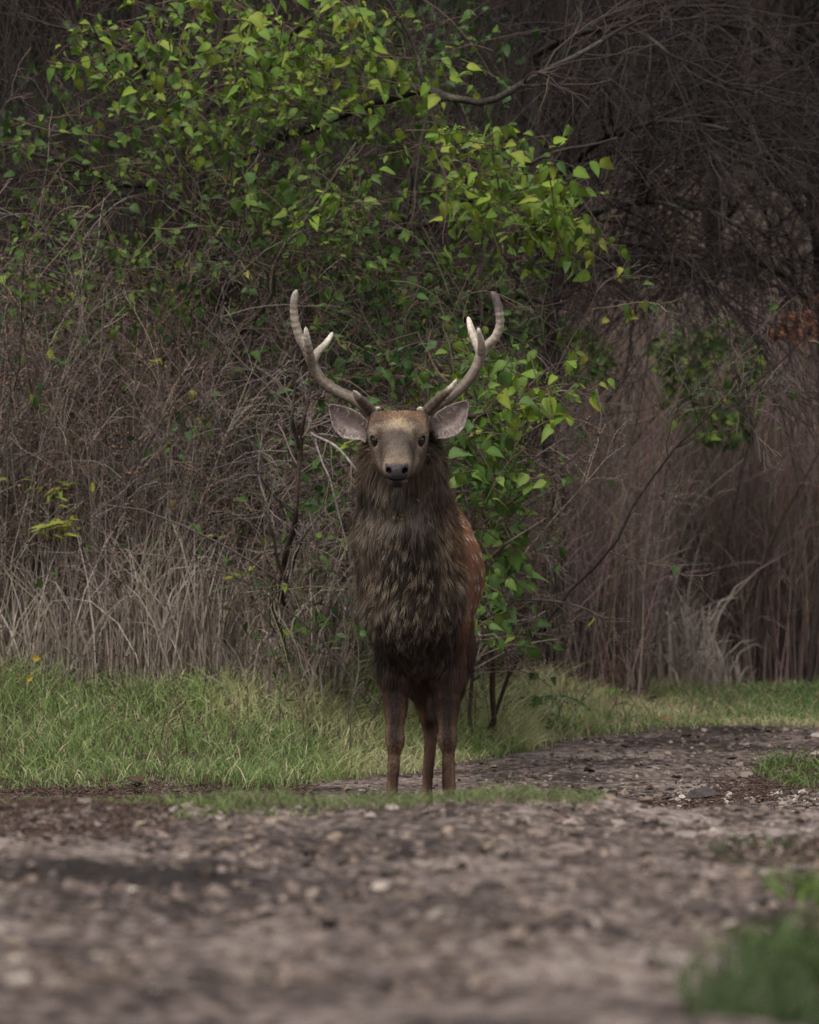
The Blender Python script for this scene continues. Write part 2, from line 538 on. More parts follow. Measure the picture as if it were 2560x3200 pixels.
def surface_nets(prims, xs, ys, zs):
    """Closed quad mesh of the level set on a rectilinear grid; each primitive is evaluated only near itself."""
    D = np.full((len(xs), len(ys), len(zs)), 1.0, np.float32)
    for q in prims:
        m = q.k * 1.2 + 0.03
        sl = []
        for ax, (lo, hi) in zip((xs, ys, zs), zip(q.lo, q.hi)):
            sl.append(slice(max(int(np.searchsorted(ax, lo - m)) - 1, 0), min(int(np.searchsorted(ax, hi + m)) + 1, len(ax))))
        G = np.stack(np.meshgrid(xs[sl[0]], ys[sl[1]], zs[sl[2]], indexing='ij'), -1)
        dd = q.d(G)
        D[tuple(sl)] = -smin(-D[tuple(sl)], dd, q.k) if q.sub else smin(D[tuple(sl)], dd, q.k)
    ins = D < 0
    nx, ny, nz = D.shape
    cnt = np.zeros((nx - 1, ny - 1, nz - 1), np.int8)
    for dx in (0, 1):
        for dy in (0, 1):
            for dz in (0, 1):
                cnt += ins[dx:nx - 1 + dx, dy:ny - 1 + dy, dz:nz - 1 + dz]
    act = np.argwhere((cnt > 0) & (cnt < 8))
    idx = np.full(cnt.shape, -1, np.int32)
    idx[act[:, 0], act[:, 1], act[:, 2]] = np.arange(len(act))
    acc = np.zeros((len(act), 3)); n = np.zeros(len(act))
    ax = (xs, ys, zs)
    corners = [(a, b, c) for a in (0, 1) for b in (0, 1) for c in (0, 1)]
    for a in corners:
        for axn in range(3):
            if a[axn]:
                continue
            b = list(a); b[axn] = 1
            ia, ib = act + np.array(a), act + np.array(b)
            da = D[ia[:, 0], ia[:, 1], ia[:, 2]]; db = D[ib[:, 0], ib[:, 1], ib[:, 2]]
            c = (da < 0) != (db < 0)
            t = np.where(c, da / np.where(c, da - db, 1), 0)[:, None]
            pa = np.stack([ax[i][ia[:, i]] for i in range(3)], -1); pb = np.stack([ax[i][ib[:, i]] for i in range(3)], -1)
            acc += np.where(c[:, None], pa + t * (pb - pa), 0); n += c
    V = acc / n[:, None]
    F = []
    for axn in range(3):
        o = [i for i in range(3) if i != axn]
        A = np.moveaxis(ins, axn, 0)
        ch = A[:-1] != A[1:]
        e = np.argwhere(ch)
        e = e[(e[:, 1] > 0) & (e[:, 2] > 0) & (e[:, 1] < A.shape[1] - 1) & (e[:, 2] < A.shape[2] - 1)]
        inside_first = A[e[:, 0], e[:, 1], e[:, 2]]
        q = []
        for u, v in ((0, 0), (1, 0), (1, 1), (0, 1)):
            c = np.zeros((len(e), 3), int)
            c[:, axn] = e[:, 0]; c[:, o[0]] = e[:, 1] - 1 + u; c[:, o[1]] = e[:, 2] - 1 + v
            q.append(idx[c[:, 0], c[:, 1], c[:, 2]])
        q = np.stack(q, -1)
        flip = inside_first if axn != 1 else ~inside_first
        q = np.where(flip[:, None], q, q[:, ::-1])
        F.append(q)
    return V, np.concatenate(F)

def gradient(prims, p, e=0.003):
    g = np.stack([sdf(p + np.eye(3)[i] * e, prims) - sdf(p - np.eye(3)[i] * e, prims) for i in range(3)], -1)
    return unit(g)

# ---- head frame: s along the muzzle, t up, l across
HP = rad(14)
POLL = at(1245, 1357, -0.25)
MUZ = np.array([-0.012, -math.cos(HP), -math.sin(HP)])
UPH = np.array([0, -math.sin(HP), math.cos(HP)])
def hd(l, s, t):
    return POLL + np.array([1, 0, 0]) * l + MUZ * s + UPH * t
def head_local(p):
    q = p - POLL
    s = q @ MUZ
    t = q @ UPH
    return q[..., 0] + 0.012 * s, s, t

def HE(l, s, t, rl, rs, rt, k=0.03, sub=False, tilt=0.0):
    return Ell(hd(l, s, t), (rl, rs, rt), pitch=HP + tilt, k=k, sub=sub)

head = [
    HE(0, 0.03, 0.010, .094, .085, .066, .03),
    HE(0, 0.09, 0.012, .092, .085, .058, .04),
    HE(.044, .035, .036, .046, .055, .038, .02), HE(-.044, .035, .036, .046, .055, .038, .02),
    HE(.056, .105, .036, .034, .050, .026, .025), HE(-.056, .105, .036, .034, .050, .026, .025),
    HE(.036, .09, -.042, .038, .085, .056, .035), HE(-.036, .09, -.042, .038, .085, .056, .035),
    HE(.030, .165, -.050, .024, .080, .044, .035), HE(-.030, .165, -.050, .024, .080, .044, .035),
    HE(0, .19, -.022, .050, .11, .056, .035),
    HE(.014, .21, .020, .020, .11, .026, .02), HE(-.014, .21, .020, .020, .11, .026, .02),
    HE(.060, .235, -.012, .016, .060, .040, .02, True), HE(-.060, .235, -.012, .016, .060, .040, .02, True),
    HE(0, .28, -.026, .039, .085, .044, .035),
    HE(0, .335, -.028, .039, .044, .039, .03),
    HE(.022, .352, -.020, .019, .024, .023, .014), HE(-.022, .352, -.020, .019, .024, .023, .014),
    HE(0, .362, -.032, .022, .020, .020, .012),
    HE(0, .29, -.064, .028, .065, .024, .025),
    HE(0, .328, -.068, .023, .024, .014, .015),
    # nostrils, mouth line, tear pits
    HE(.026, .373, -.024, .0075, .016, .0100, .006, True, .3), HE(-.026, .373, -.024, .0075, .016, .0100, .006, True, .3),
    HE(0, .352, -.056, .038, .030, .003, .005, True),
    HE(.090, .172, .010, .028, .042, .020, .014, True, .15), HE(-.090, .172, .010, .028, .042, .020, .014, True, .15),
    # antler pedicles
    Cone(hd(.058, .03, .03), hd(.070, .018, .054), .024, .015, .02), Cone(hd(-.058, .03, .03), hd(-.070, .018, .054), .024, .015, .02),
]
def pp(X, Y, y):
    return at(X, Y, y)
rest = [
    # throat and neck
    Ell(pp(1254, 1440, -0.22), (.092, .12, .105), k=.06),
    Cone(pp(1256, 1470, -0.19), pp(1268, 1640, -0.10), .108, .132, .08),
    Ell(pp(1272, 1690, -0.07), (.138, .16, .17), k=.08),
    Cone(pp(1262, 1420, -0.10), pp(1300, 1660, 0.14), .075, .11, .10),
    # chest, shoulders, barrel, belly, rump
    Ell(pp(1284, 1840, -0.04), (.142, .18, .22), k=.08),
    Ell(pp(1236, 1855, 0.04), (.068, .15, .18), k=.06), Ell(pp(1386, 1860, 0.04), (.074, .15, .19), k=.06),
    Ell(pp(1315, 1995, 0.06), (.078, .14, .10), k=.06), Ell(pp(1316, 2040, .14), (.056, .20, .050), k=.05),
    Ell((.035, .30, .86), (.185, .42, .225), k=.08),
    Ell((.055, .62, .86), (.200, .38, .225), k=.08),
    Ell((.075, .98, .90), (.160, .24, .215), k=.08),
    Cone((.085, 1.14, 1.03), (.09, 1.24, .86), .04, .02, .03),
]
legs = [
    # fore legs: (upper arm, forearm, knee, cannon, fetlock, pastern)
    Cone(pp(1247, 1960, .04), pp(1242, 2090, .06), .066, .052, .05), Cone(pp(1241, 2080, .06), pp(1236, 2225, .03), .050, .031, .04),
    Cone(pp(1236, 2200, .03), pp(1235, 2300, .01), .031, .0255, .03), Ell(pp(1235, 2312, .005), (.0290, .031, .036), k=.02),
    Cone(pp(1234, 2330, .01), pp(1226, 2470, .02), .0210, .0170, .02), Ell(pp(1223, 2520, .02), (.022, .024, .027), k=.02),
    Cone(pp(1223, 2530, .015), pp(1221, 2585, -.03), .019, .021, .02),
    Cone(pp(1392, 1960, .04), pp(1396, 2090, .06), .070, .054, .05), Cone(pp(1398, 2080, .06), pp(1398, 2225, .03), .052, .030, .04),
    Cone(pp(1398, 2200, .03), pp(1398, 2300, .01), .030, .0260, .03), Ell(pp(1398, 2312, .005), (.0290, .031, .036), k=.02),
    Cone(pp(1400, 2330, .01), pp(1409, 2470, .02), .0210, .0170, .02), Ell(pp(1411, 2520, .02), (.022, .024, .027), k=.02),
    Cone(pp(1411, 2530, .015), pp(1412, 2585, -.03), .019, .021, .02),
    # hind legs: thigh, gaskin down to the hock, cannon, pastern
    Ell((.02, .95, .74), (.085, .20, .20), pitch=.3, k=.06), Ell((.145, .95, .74), (.085, .20, .20), pitch=.3, k=.06),
    Cone(pp(1305, 2040, .86), pp(1316, 2150, .97), .075, .044, .06), Cone(pp(1316, 2150, .97), pp(1347, 2278, 1.10), .043, .0235, .03),
    Ell(pp(1348, 2285, 1.11), (.0235, .034, .036), k=.02), Cone(pp(1347, 2300, 1.10), pp(1334, 2465, 1.06), .0215, .0175, .02),
    Ell(pp(1331, 2500, 1.05), (.021, .024, .026), k=.02), Cone(pp(1331, 2505, 1.04), pp(1330, 2550, 1.00), .018, .020, .02),
    Cone(pp(1418, 2040, .86), pp(1410, 2150, .97), .078, .044, .06), Cone(pp(1410, 2150, .97), pp(1402, 2278, 1.10), .043, .0235, .03),
    Ell(pp(1401, 2285, 1.11), (.0235, .034, .036), k=.02), Cone(pp(1401, 2300, 1.10), pp(1397, 2465, 1.06), .0215, .0170, .02),
    Ell(pp(1397, 2500, 1.05), (.021, .024, .026), k=.02), Cone(pp(1397, 2505, 1.04), pp(1397, 2550, 1.00), .018, .020, .02),
]
body_prims = rest + legs + head
bx = axis([(-.26, -.16, 14), (-.16, .09, 66), (.09, .36, 34)])
by = axis([(-.70, -.64, 5), (-.64, -.16, 100), (-.16, 1.36, 120)])
bz = axis([(.02, 1.15, 125), (1.15, 1.47, 84), (1.47, 1.52, 6)])
BV, BF = surface_nets(body_prims, bx, by, bz)

# eyes sit on the surface, looking out and forward
EYES = []
for sgn in (-1, 1):
    e = hd(sgn * .074, .132, .014)
    g = None
    for _ in range(6):
        g = gradient(body_prims, e[None])[0]
        e = e - g * sdf(e[None], body_prims)[0]
    EYES.append((e, g))

# ---- coat colours
SPOTS = []
_sr = np.random.default_rng(3)
for row, z in enumerate((1.04, .985, .93, .875, .82, .765, .71)):
    for y in np.arange(.10, 1.15, .095):
        SPOTS.append((y + _sr.uniform(-.03, .03) + .045 * (row % 2), z + _sr.uniform(-.012, .012), _sr.uniform(.75, 1.2)))
SPOTS = np.array(SPOTS)

def mix(a, b, t):
    return a + (np.asarray(b) - a) * t[..., None]

def coat(p):
    """Colour of the coat at points p, brow and cheek shading painted in, plus a 0..1 dryness (0 = wet nose)."""
    N = len(p)
    x, y, z = p[:, 0], p[:, 1], p[:, 2]
    l, s, t = head_local(p)
    nz = noise3(p, 28, 2); nb = noise3(p, 9, 4)
    dh = sdf(p, head); dr = sdf(p, rest); dl = sdf(p, legs)
    # barrel: rufous, darker low down, spotted
    c = np.tile(np.array([.150, .064, .032]), (N, 1))
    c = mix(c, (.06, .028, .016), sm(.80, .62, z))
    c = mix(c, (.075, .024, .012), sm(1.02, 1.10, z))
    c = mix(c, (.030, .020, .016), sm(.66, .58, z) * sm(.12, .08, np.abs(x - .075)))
    w = np.zeros(N)
    for sy, sz, sr in SPOTS:
        w = np.maximum(w, sm(1.0, .55, np.sqrt(((y - sy) / (.022 * sr)) ** 2 + ((z - sz + (y - sy) * .3) / (.017 * sr)) ** 2)))
    c = mix(c, (.46, .38, .31), w * sm(.10, .18, y) * .75)
    # mane: neck, chest and shoulders
    cx = .012
    mane = sm(.20, .06, y - .10 * sm(.02, -.08, x) + .22 * sm(.10, .17, x)) * sm(.52, .60, z)
    mc = np.tile(np.array([.026, .018, .013]), (N, 1))
    mc = mix(mc, (.120, .083, .058), sm(.04, .13, np.abs(x - cx)) * sm(.68, .92, z) * .62)
    mc = mix(mc, (.115, .078, .050), sm(1.0, 1.12, z) * .6)
    mc = mix(mc, (.15, .065, .025), sm(.08, .15, x) * sm(.85, 1.02, z) * .9)
    mc = mix(mc, (.22, .185, .155), sm(1.02, 1.11, z + .12 * (nb - .5)) * sm(.13, .04, np.abs(x + .03)) * sm(1.26, 1.17, z) * (.35 + .65 * sm(.3, .65, noise3(p * np.array([1, 1, .35]), 40, 15))))
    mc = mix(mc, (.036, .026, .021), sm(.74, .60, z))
    c = mix(c, mc, mane)
    # legs
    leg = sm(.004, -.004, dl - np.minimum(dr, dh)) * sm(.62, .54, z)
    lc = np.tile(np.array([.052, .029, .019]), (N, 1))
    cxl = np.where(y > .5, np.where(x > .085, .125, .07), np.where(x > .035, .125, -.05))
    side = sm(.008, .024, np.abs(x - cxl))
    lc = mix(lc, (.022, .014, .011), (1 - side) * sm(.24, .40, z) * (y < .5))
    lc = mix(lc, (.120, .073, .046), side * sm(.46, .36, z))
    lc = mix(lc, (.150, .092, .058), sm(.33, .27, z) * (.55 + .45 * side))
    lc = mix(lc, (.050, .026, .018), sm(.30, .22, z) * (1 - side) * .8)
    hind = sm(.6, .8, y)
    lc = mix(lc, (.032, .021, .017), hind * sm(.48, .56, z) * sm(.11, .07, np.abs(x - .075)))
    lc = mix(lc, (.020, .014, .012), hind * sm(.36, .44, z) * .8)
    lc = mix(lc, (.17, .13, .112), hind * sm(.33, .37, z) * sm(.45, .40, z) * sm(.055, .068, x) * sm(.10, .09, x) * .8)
    c = mix(c, lc, leg)
    # head
    hm = sm(.012, -.006, dh - np.minimum(dr, dl)) * (z > 1.0)
    hc = np.tile(np.array([.120, .088, .063]), (N, 1))
    hc = mix(hc, (.130, .076, .044), sm(.125, .07, s) * sm(-.02, .03, t))
    hc = mix(hc, (.055, .035, .025), sm(.50, .75, nb) * sm(.12, .07, s) * .8)
    hc = mix(hc, (.080, .055, .040), sm(.05, .06, np.abs(l)) * sm(.05, .04, s) * sm(.045, .055, t))
    zz = s + .05 * np.abs(l) / .05 * -.5 + .03 * (noise3(p, 60, 14) - .5)
    hc = mix(hc, (.235, .175, .112), sm(.062, .02, np.abs(l)) * sm(.085, .115, zz) * sm(.165, .135, zz) * sm(.005, .03, t) * .7)
    hc = mix(hc, (.078, .060, .050), sm(.062, .015, np.abs(l)) * sm(.135, .175, s) * sm(.365, .29, s) * sm(-.04, .015, t) * .85)
    hc = mix(hc, (.055, .038, .030), np.exp(-((np.abs(l) - .058 + .25 * (s - .14)) / .010) ** 2) * sm(.135, .16, s) * sm(.31, .24, s) * sm(-.06, -.03, t) * .85)  # shading lines from eye corner to nose, painted in
    hc = mix(hc, (.075, .052, .040), sm(.05, .07, np.abs(l)) * sm(.14, .2, s) * .5)
    hc = mix(hc, (.225, .165, .120), sm(.29, .35, s) * sm(-.058, -.03, t) * (.25 + .75 * sm(.016, .036, np.abs(l))) * .85)
    hc = mix(hc, (.040, .028, .022), sm(.22, .27, s) * sm(-.044, -.056, t))
    hc = mix(hc, (.15, .12, .10), sm(.325, .34, s) * sm(-.058, -.062, t) * sm(.010, .018, np.abs(l)) * .7)
    hc = mix(hc, (.050, .035, .027), np.exp(-((np.abs(l) - .058) / .020) ** 2 - ((s - .100) / .012) ** 2) * sm(.01, .03, t) * .75)  # brow shading above the eyes, painted into the coat
    for e, g in EYES:
        r = np.linalg.norm(p - e, axis=-1)
        hc = mix(hc, (.25, .195, .13), sm(.040, .026, r) * .8)
        hc = mix(hc, (.012, .009, .007), sm(.0235, .0185, r))
    nose = sm(.352, .360, s) * sm(-.056, -.049, t) * sm(.004, -.004, t) * sm(.041, .036, np.abs(l) - .25 * np.minimum(t + .02, 0))
    hc = mix(hc, (.046, .037, .040), nose)
    hc = mix(hc, (.006, .005, .005), nose * sm(.011, .007, np.sqrt((np.abs(l) - .026) ** 2 + ((t + .024) * .8) ** 2)))
    c = mix(c, hc, hm)
    c = c * (0.65 + .7 * nz)[:, None]
    return c, 1 - nose * hm, hm, mane * (1 - hm) * (1 - leg), leg

stag = thing('stag', 'brown stag with pale branching antlers and shaggy dark chest standing on the track', 'deer', tuple(np.array([.045, .35, 0.0])))
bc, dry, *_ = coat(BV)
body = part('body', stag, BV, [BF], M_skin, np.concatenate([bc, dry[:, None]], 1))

for e, g in EYES:
    bm = bmesh.new()
    bmesh.ops.create_uvsphere(bm, u_segments=16, v_segments=10, radius=.0165)
    me = bpy.data.meshes.new('eye')
    bm.to_mesh(me); bm.free()
    me.polygons.foreach_set('use_smooth', np.ones(len(me.polygons), bool))
    me.materials.append(M_eye)
    o = link('eye', me, stag)
    o.location = Vector(e - g * .0085) - stag.location

# ---- antlers
def A1(cx, cy, y):
    return at(860 + .46377 * cx, 880 + .46377 * cy, y)
def chain(pts, k=.008):
    out = []
    for a, b in zip(pts[:-1], pts[1:]):
        out.append(Cone(A1(*a[:3]), A1(*b[:3]), a[3], b[3], k))
    return out
def dense(pts, n):
    q = resample(np.array(pts, float), n)
    return [tuple(v) for v in q]
ANT_L = (chain(dense([(692, 925, -.235, .018), (668, 898, -.225, .019), (610, 845, -.19, .0185), (530, 790, -.15, .018), (420, 740, -.12, .0175), (330, 680, -.11, .0165), (272, 600, -.11, .0155), (240, 530, -.12, .016), (203, 440, -.14, .0145), (165, 375, -.15, .0135), (137, 280, -.17, .0125), (126, 180, -.19, .0115), (130, 110, -.20, .0105), (143, 65, -.21, .006)], 30))
         + chain(dense([(655, 890, -.235, .019), (610, 835, -.29, .017), (560, 780, -.35, .012), (530, 738, -.40, .004)], 9))
         + chain(dense([(242, 540, -.13, .0135), (225, 440, -.18, .0115), (212, 360, -.21, .008), (206, 305, -.225, .003)], 8))
         + chain(dense([(262, 530, -.12, .013), (284, 478, -.10, .012), (335, 425, -.07, .0095), (370, 375, -.05, .0065), (387, 342, -.04, .003)], 9)))
ANT_R = (chain(dense([(980, 925, -.235, .018), (1002, 898, -.225, .019), (1055, 852, -.19, .0185), (1135, 800, -.15, .018), (1230, 735, -.12, .0175), (1308, 655, -.11, .0165), (1358, 570, -.11, .0155), (1390, 490, -.12, .0155), (1430, 430, -.13, .0145), (1482, 378, -.15, .0135), (1516, 290, -.17, .0125), (1508, 195, -.19, .0125), (1488, 120, -.20, .0115), (1465, 75, -.21, .006)], 30))
         + chain(dense([(1005, 893, -.235, .019), (1080, 815, -.29, .017), (1150, 750, -.35, .012), (1195, 705, -.38, .008), (1226, 655, -.40, .003)], 9))
         + chain(dense([(1392, 490, -.12, .0145), (1360, 420, -.10, .0145), (1327, 340, -.08, .0115), (1308, 275, -.07, .0075), (1301, 238, -.06, .003)], 9))
         + chain(dense([(1388, 470, -.14, .0125), (1388, 400, -.17, .0100), (1374, 345, -.20, .0065), (1369, 312, -.21, .003)], 8)))
for ch, bx0, sgn in ((ANT_L, (668, 893), -1), (ANT_R, (1000, 895), 1)):
    base = A1(bx0[0], bx0[1], -.238)
    burr = []
    ax_ = unit(A1(*((610, 845, -.22) if sgn < 0 else (1060, 850, -.22))) - base)
    u_ = unit(np.cross(ax_, [0, 1, 0.2])); v__ = np.cross(ax_, u_)
    for k in range(15):
        a = k * 2 * math.pi / 15
        c_ = base + .0235 * (math.cos(a) * u_ + math.sin(a) * v__)
        burr.append(Ell(c_, (.0055 + .002 * (k % 3), .006, .0055 + .002 * ((k + 1) % 2)), k=.004))
    prims = ch + burr
    lo = np.min([q.lo for q in prims], 0) - .01; hi = np.max([q.hi for q in prims], 0) + .01
    V, F = surface_nets(prims, *[np.arange(a, b, .0036) for a, b in zip(lo, hi)])
    nrm = gradient(prims, V)
    # grooves run along the beam: the noise is stretched along it
    hgt = (V[:, 2] - base[2])
    dall = np.stack([q.d(V) for q in ch], 1)
    near = dall.argmin(1)
    pa = np.array([q.a for q in ch])[near]; tb = unit(np.array([q.b - q.a for q in ch]))[near]
    rv = V - pa
    al = np.sum(rv * tb, 1, keepdims=True)
    rv = unit(rv - tb * al)
    g1 = noise3(rv * .022 + (pa + tb * al) * .028, 210, 6); g2 = noise3(V, 260, 7)
    V = V + nrm * ((g1 - .5) * .0012 + (g2 - .5) * .0014)[:, None]
    rad_est = np.minimum.reduce([np.where(np.linalg.norm(V - q.b, axis=1) < .03, q.rb, .02) for q in ch])
    c = np.tile(np.array([.105, .080, .060]), (len(V), 1))
    c = mix(c, (.40, .34, .275), sm(.10, .28, hgt) * .85)
    c = mix(c, (.60, .54, .44), sm(.0105, .0045, rad_est) * .8)
    c = mix(c, (.12, .095, .095), sm(.33, .355, hgt) * sm(0, .02, hgt - .30) * (1 if sgn > 0 else .55))
    bd = np.minimum.reduce([np.linalg.norm(V - q.c, axis=1) for q in burr])
    c = mix(c, (.50, .44, .33), sm(.009, .005, bd))
    gg = noise3(V * np.array([1, 1, .6]), 150, 16)
    c = c * (.60 + .35 * sm(.15, .85, g1) + .35 * gg)[:, None]
    part('antler', stag, V, [F], M_antler, c)

# ---- ears: cupped leaves of skin
def ear(sgn):
    B = at(1144, 1352, -.205) if sgn < 0 else at(1350, 1350, -.205)
    T = at(1031, 1266, -.215) if sgn < 0 else at(1462, 1254, -.215)
    axis_ = T - B
    L = np.linalg.norm(axis_); a = axis_ / L
    up = unit(np.cross(a, [0, 1, 0])) * (1 if sgn < 0 else 1)
    if up[2] < 0:
        up = -up
    fw = np.array([0, -1.0, 0])
    nu, nv = 34, 17
    u = np.linspace(-.12, 1, nu)[:, None]; v = np.linspace(-1, 1, nv)[None, :]
    uu = np.clip(u, 0, 1)
    w = np.interp(uu, [0, .15, .35, .58, .76, .88, .95, 1.0], [.028, .040, .049, .045, .031, .018, .010, .001])
    sag = -.012 * np.sin(uu * math.pi)
    cup = .030 * (v ** 2 - .6) * (1 - .5 * uu) - .012 * (1 - uu)
    P = B + u[..., None] * axis_ + (v * w)[..., None] * up + (sag * (1 + 0 * v))[..., None] * up + cup[..., None] * fw
    n = unit(np.cross(np.gradient(P, axis=0), np.gradient(P, axis=1)))
    if n[nu // 2, nv // 2] @ fw < 0:
        n = -n
    th = .004 * (1 - .5 * np.abs(v) ** 4) * np.ones_like(u)
    back = P - n * th[..., None]
    V = np.concatenate([P.reshape(-1, 3), back.reshape(-1, 3)])
    i = (np.arange(nu - 1)[:, None] * nv + np.arange(nv - 1)[None, :]).ravel()
    f1 = np.stack([i, i + 1, i + 1 + nv, i + nv], -1)
    f2 = f1[:, ::-1] + nu * nv
    rim = np.concatenate([np.arange(nv), np.arange(1, nu) * nv + nv - 1, (nu - 1) * nv + np.arange(nv - 2, -1, -1), np.arange(nu - 2, 0, -1) * nv])
    r2 = np.roll(rim, -1)
    f3 = np.stack([rim, rim + nu * nv, r2 + nu * nv, r2], -1)
    U = np.broadcast_to(u, (nu, nv)).ravel(); W = np.broadcast_to(v, (nu, nv)).ravel()
    c = np.tile(np.array([.36, .29, .265]), (nu * nv, 1))
    c = mix(c, (.19, .135, .125), np.exp(-((U - .55) / .22) ** 2 - ((W + .05) / .42) ** 2) * .9)
    c = mix(c, (.42, .36, .33), sm(.72, .98, np.abs(W)) * .7)
    cb = np.tile(np.array([.13, .085, .05]), (nu * nv, 1))
    o = part('ear', stag, V, [f1, f2, f3], M_ear, np.concatenate([c, cb]))
    # long pale hairs that grow from the rims and the base across the cup
    r = np.random.default_rng(20 + sgn)
    m = 800
    iu = r.integers(1, nu - 1, m); iv = np.where(r.random(m) < .85, np.where(r.random(m) < .5, r.integers(0, 4, m), r.integers(nv - 4, nv, m)), r.integers(0, nv, m))
    root = P[iu, iv] + r.normal(0, .002, (m, 3))
    nn = n[iu, iv]
    tow = -np.sign(v[0, iv])[:, None] * up * .55 + a * r.uniform(.2, .9, (m, 1)) + nn * r.uniform(.15, .5, (m, 1)) + r.normal(0, .25, (m, 3))
    ln = r.uniform(.008, .022, (m, 1))
    cc = np.array([.36, .295, .27]) * r.uniform(.8, 1.1, (m, 1))
    return root, unit(tow) * ln, nn, cc

def strands(root, vec, nrm, col, width, bend=.35, curl=None, tipcol=None, n=4):
    """Flat tapering locks: root (N,3), vec (N,3) full length, nrm the skin normal."""
    N = len(root)
    t = np.linspace(0, 1, n)[None, :, None]
    L = np.linalg.norm(vec, axis=1)[:, None, None]
    P = root[:, None] + vec[:, None] * t + nrm[:, None] * (bend * L * (t - t * t) * 1.2)
    if curl is not None:
        P = P + curl[:, None] * (t ** 2)
    T = unit(np.gradient(P, axis=1))
    S = unit(np.cross(T, nrm[:, None] + 1e-4))
    wd = np.asarray(width).reshape(-1, 1, 1) * np.array([.75, 1.0, .75, .0] if n == 4 else [.8, .9, 0.])[None, :, None]
    A = P - S * wd * .5; B = P[:, :-1] + (S * wd * .5)[:, :-1]
    V = np.concatenate([A, B], 1)
    k = 2 * n - 1
    b = np.arange(N)[:, None] * k
    quads = np.concatenate([b + np.array([i, n + i, n + i + 1, i + 1]) for i in range(n - 2)], 0)
    tri = b + np.array([n - 2, 2 * n - 2, n - 1])
    tc = col if tipcol is None else tipcol
    tt = np.concatenate([np.linspace(0, 1, n), np.linspace(0, 1, n)[:-1]])[None, :, None]
    C = col[:, None] * (1 - tt) + tc[:, None] * tt
    return V.reshape(-1, 3), [quads, tri], C.reshape(-1, 3)

hairs = [ear(-1), ear(1)]
V, F, C = strands(np.concatenate([h[0] for h in hairs]), np.concatenate([h[1] for h in hairs]), np.concatenate([h[2] for h in hairs]), np.concatenate([h[3] for h in hairs]), .0015)
part('ear_hair', stag, V, F, M_coat, C)

# ---- coat and mane: sample the skin, grow locks along the lie of the hair
fr = np.random.default_rng(77)
q4 = BV[BF]
area = .5 * np.linalg.norm(np.cross(q4[:, 2] - q4[:, 0], q4[:, 3] - q4[:, 1]), axis=1)
cen = q4.mean(1)
_, _, hm_f, mane_f, leg_f = coat(cen)
hl, hs_, ht = head_local(cen)
wgt = area * (1 + 3.2 * mane_f + 3.0 * hm_f + 1.2 * leg_f) * np.where(cen[:, 1] > .75, .35, 1)
wgt *= np.where((hm_f > .5) & (hs_ > .345) & (ht > -.07), 0, 1)
NF = 170000
fi = fr.choice(len(cen), NF, p=wgt / wgt.sum())
a_, b_2 = fr.random((NF, 1)), fr.random((NF, 1))
root = (q4[fi, 0] * (1 - a_) + q4[fi, 1] * a_) * (1 - b_2) + (q4[fi, 3] * (1 - a_) + q4[fi, 2] * a_) * b_2
nrm = gradient(body_prims, root)
col, _, hm, mane, leg = coat(root)
l, s, t = head_local(root)
x, y, z = root.T
near_eye = np.min([np.linalg.norm(root - e, axis=1) for e, g in EYES], 0)
# lie of the hair
flow = np.tile(np.array([0.05, .75, -.65]), (NF, 1))
flow = flow * (1 - mane[:, None]) + mane[:, None] * np.stack([-.35 * (x - .01) * 3 * sm(1.05, .85, z) + 1.2 * (x + .01) * sm(1.0, 1.12, z), .15 + .6 * sm(-.05, .2, y), -np.ones(NF)], -1)
flow = np.where(leg[:, None] > .5, np.stack([np.zeros(NF), .1 * np.ones(NF), -np.ones(NF)], -1), flow)
hflow = -MUZ[None] * .9 + np.stack([np.sign(l) * .25, np.zeros(NF), -.35 * sm(.03, -.04, t)], -1)
swirl = sm(.12, .05, s) * sm(0, .04, t)
hflow = hflow + swirl[:, None] * np.stack([l * 6, np.zeros(NF), .8 * np.ones(NF)], -1)
flow = np.where(hm[:, None] > .5, hflow, flow)
swoop = sm(.72, .62, z) * mane
flow = flow + swoop[:, None] * np.stack([-.9 * np.sign(x - .03) * (.3 + noise3(root, 6, 9)), np.zeros(NF), .5 * (noise3(root, 7, 10) - .3)], -1)
flow = flow + (np.stack([noise3(root, 14, 60 + i) for i in range(3)], -1) - .5) * (.5 + .6 * mane)[:, None]
flow = flow - nrm * np.sum(flow * nrm, 1, keepdims=True)
flow = unit(flow)
ln = .018 + .050 * mane * (.22 + .78 * sm(.64, .84, z)) + .006 * swoop
ln = np.where(hm > .5, .014 + .014 * swirl, ln)
ln = np.where(leg > .5, .014 + .03 * sm(.46, .56, z), ln)
ln = ln * fr.uniform(.65, 1.3, NF) * np.where(near_eye < .03, .25, 1)
lift = .16 + .42 * mane * sm(.60, .78, z) + .12 * (leg > .5) * sm(.42, .5, z)
vec = unit(flow + nrm * (lift * fr.uniform(.4, 1.4, NF))[:, None]) * ln[:, None]
